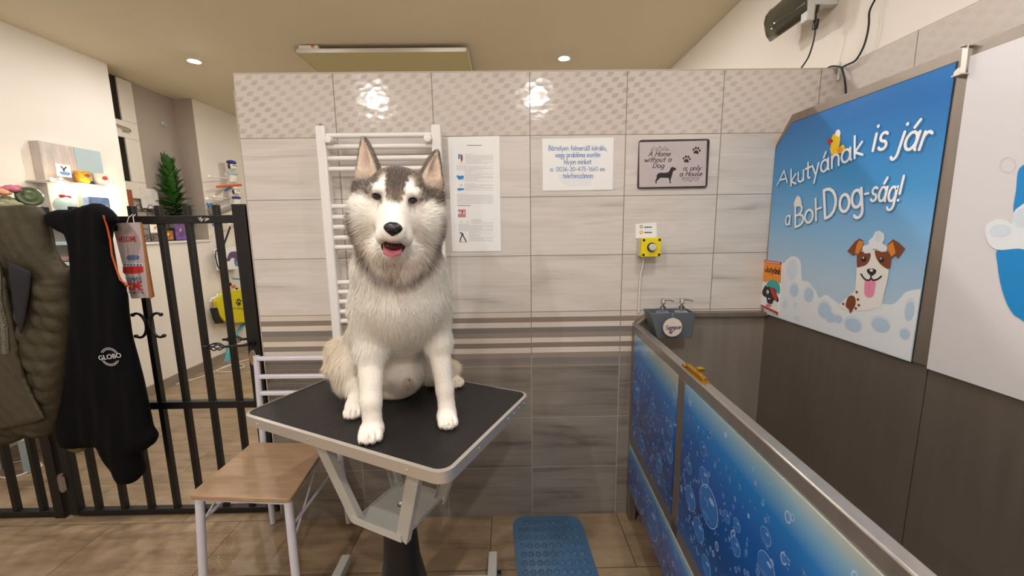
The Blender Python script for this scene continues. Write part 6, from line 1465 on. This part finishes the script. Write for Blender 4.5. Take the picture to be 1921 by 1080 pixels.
# face parts
for s in (-1, 1):
    e = hp(s * EX, -.0825, EZ)
    ey = mk('eye', G().sph(e, (.0088, .0088, .0088), 18), mat('dark brown eye', '0e0805', .04, coat=.6), dog)
    mk('eyelid', G().tube([e + HR @ np.array([s * .0098 * math.cos(a), -.0052 - .0022 * abs(math.sin(a)), .0066 * math.sin(a) + .0012 * math.cos(a)]) for a in np.linspace(0, 2 * math.pi, 25)], .0016, 8), mat('dark eyelid', '1a1412', .5), ey)
nz_ = mat('black nose leather', '121012', .32, bump=(900, .25, .001)); nc = hp(MX, -.170, MZ + .003)
g = G(); vs = []; nn_ = 26; kk = 18
for i in range(kk + 1):
    tt = math.pi * i / kk
    for j in range(nn_):
        aa = 2 * math.pi * j / nn_; X_, Y_, Z_ = math.sin(tt) * math.cos(aa), math.sin(tt) * math.sin(aa), math.cos(tt)
        wv = .0212 * (1 - .42 * max(0, -Z_) ** 1.3) * (1 - .10 * max(0, Z_) ** 2); vs.append(nc + HR @ np.array([wv * X_, .0150 * Y_ * (1 - .12 * max(0, Z_)), .0178 * Z_ * (.82 if Z_ > 0 else 1) - .001 * (abs(X_) < .2)]))
g.add(vs, [(i * nn_ + j, (i + 1) * nn_ + j, (i + 1) * nn_ + (j + 1) % nn_, i * nn_ + (j + 1) % nn_) for i in range(kk) for j in range(nn_)])
no = mk('nose', g, nz_, dog, smooth=180)
g = G()
for s in (-1, 1): g.sph(hp(MX + s * .0088, -.1822, MZ - .0035), (.0040, .0022, .0030), 10, 0, HR @ roty(s * .5))
mk('nostrils', g, mat('nostril black', '050405', .6), no)
g = G(); vs = []; nu, nv = 13, 9
for i in range(nu):
    t = i / (nu - 1); yy = -.090 - .068 * t; zz = MZ - .046 - .016 * sst(.35, 1.0, np.array(t)); ww = .0225 * (1 - .10 * t) * (1 if t < .7 else math.sqrt(max(0, 1 - ((t - .7) / .32) ** 2)) * .9 + .1)
    for j in range(nv):
        q = (j / (nv - 1) * 2 - 1); vs.append(hp(MX * .8 + ww * q, yy, zz + .003 * q * q - .0012 * math.exp(-(q * 5) ** 2) * (1 - t) + .003))
    for j in range(nv):
        q = 1 - (j / (nv - 1)) * 2; vs.append(hp(MX * .8 + ww * q, yy, zz - .0045 * (1 - q * q) + .0018))
k = nv * 2
g.add(vs, [(i * k + j, i * k + (j + 1) % k, (i + 1) * k + (j + 1) % k, (i + 1) * k + j) for i in range(nu - 1) for j in range(k)] + [tuple(range(k))[::-1], tuple((nu - 1) * k + j for j in range(k))])
mk('tongue', g, mat('pink tongue', 'c4707a', .3, bump=(600, .15, .001), coat=.2), dog, smooth=80)
lipm = mat('dark lips', '241a1a', .4)
for s0_, s1_ in ((1.0, 1.24), (1.76, 2.0)):
    mk('lip', G().tube([hp(MX * .7 + .0262 * math.cos(a), -.112 - .030 * abs(math.sin(a)), MZ - .038 - .020 * abs(math.sin(a))) for a in np.linspace(math.pi * s0_, math.pi * s1_, 12)], [.0012] + [.0026] * 10 + [.001], 8), lipm, dog)
mk('mouth_lining', G().sph(hp(MX * .7, -.108, MZ - .040), (.0235, .035, .0125), 16, 0, HR), mat('mouth lining', '4a2024', .5), dog)
clm = mat('pale claw', '6a5646', .4)
for c_, R, w_, L_ in ((PAW[0], PR[0], .034, .043), (PAW[1], PR[1], .029, .042), (H0, R0, .028, .038), (H1, R1, .027, .036)):
    for x_, y_ in ((-.021, -.030), (-.0075, -.040), (.0075, -.040), (.021, -.030)):
        a = c_ + R @ np.array([x_ * w_ / .031, y_ * L_ / .043 - .014, -.007]); b_ = a + R @ np.array([0, -.007, -.0055]); b_[2] = max(b_[2], TZ + .0015)
        mk('claw', G().tube([a, (a + b_) / 2 + np.array([0, 0, .0015]), b_], [.003, .0025, .0008], 8), clm, dog)
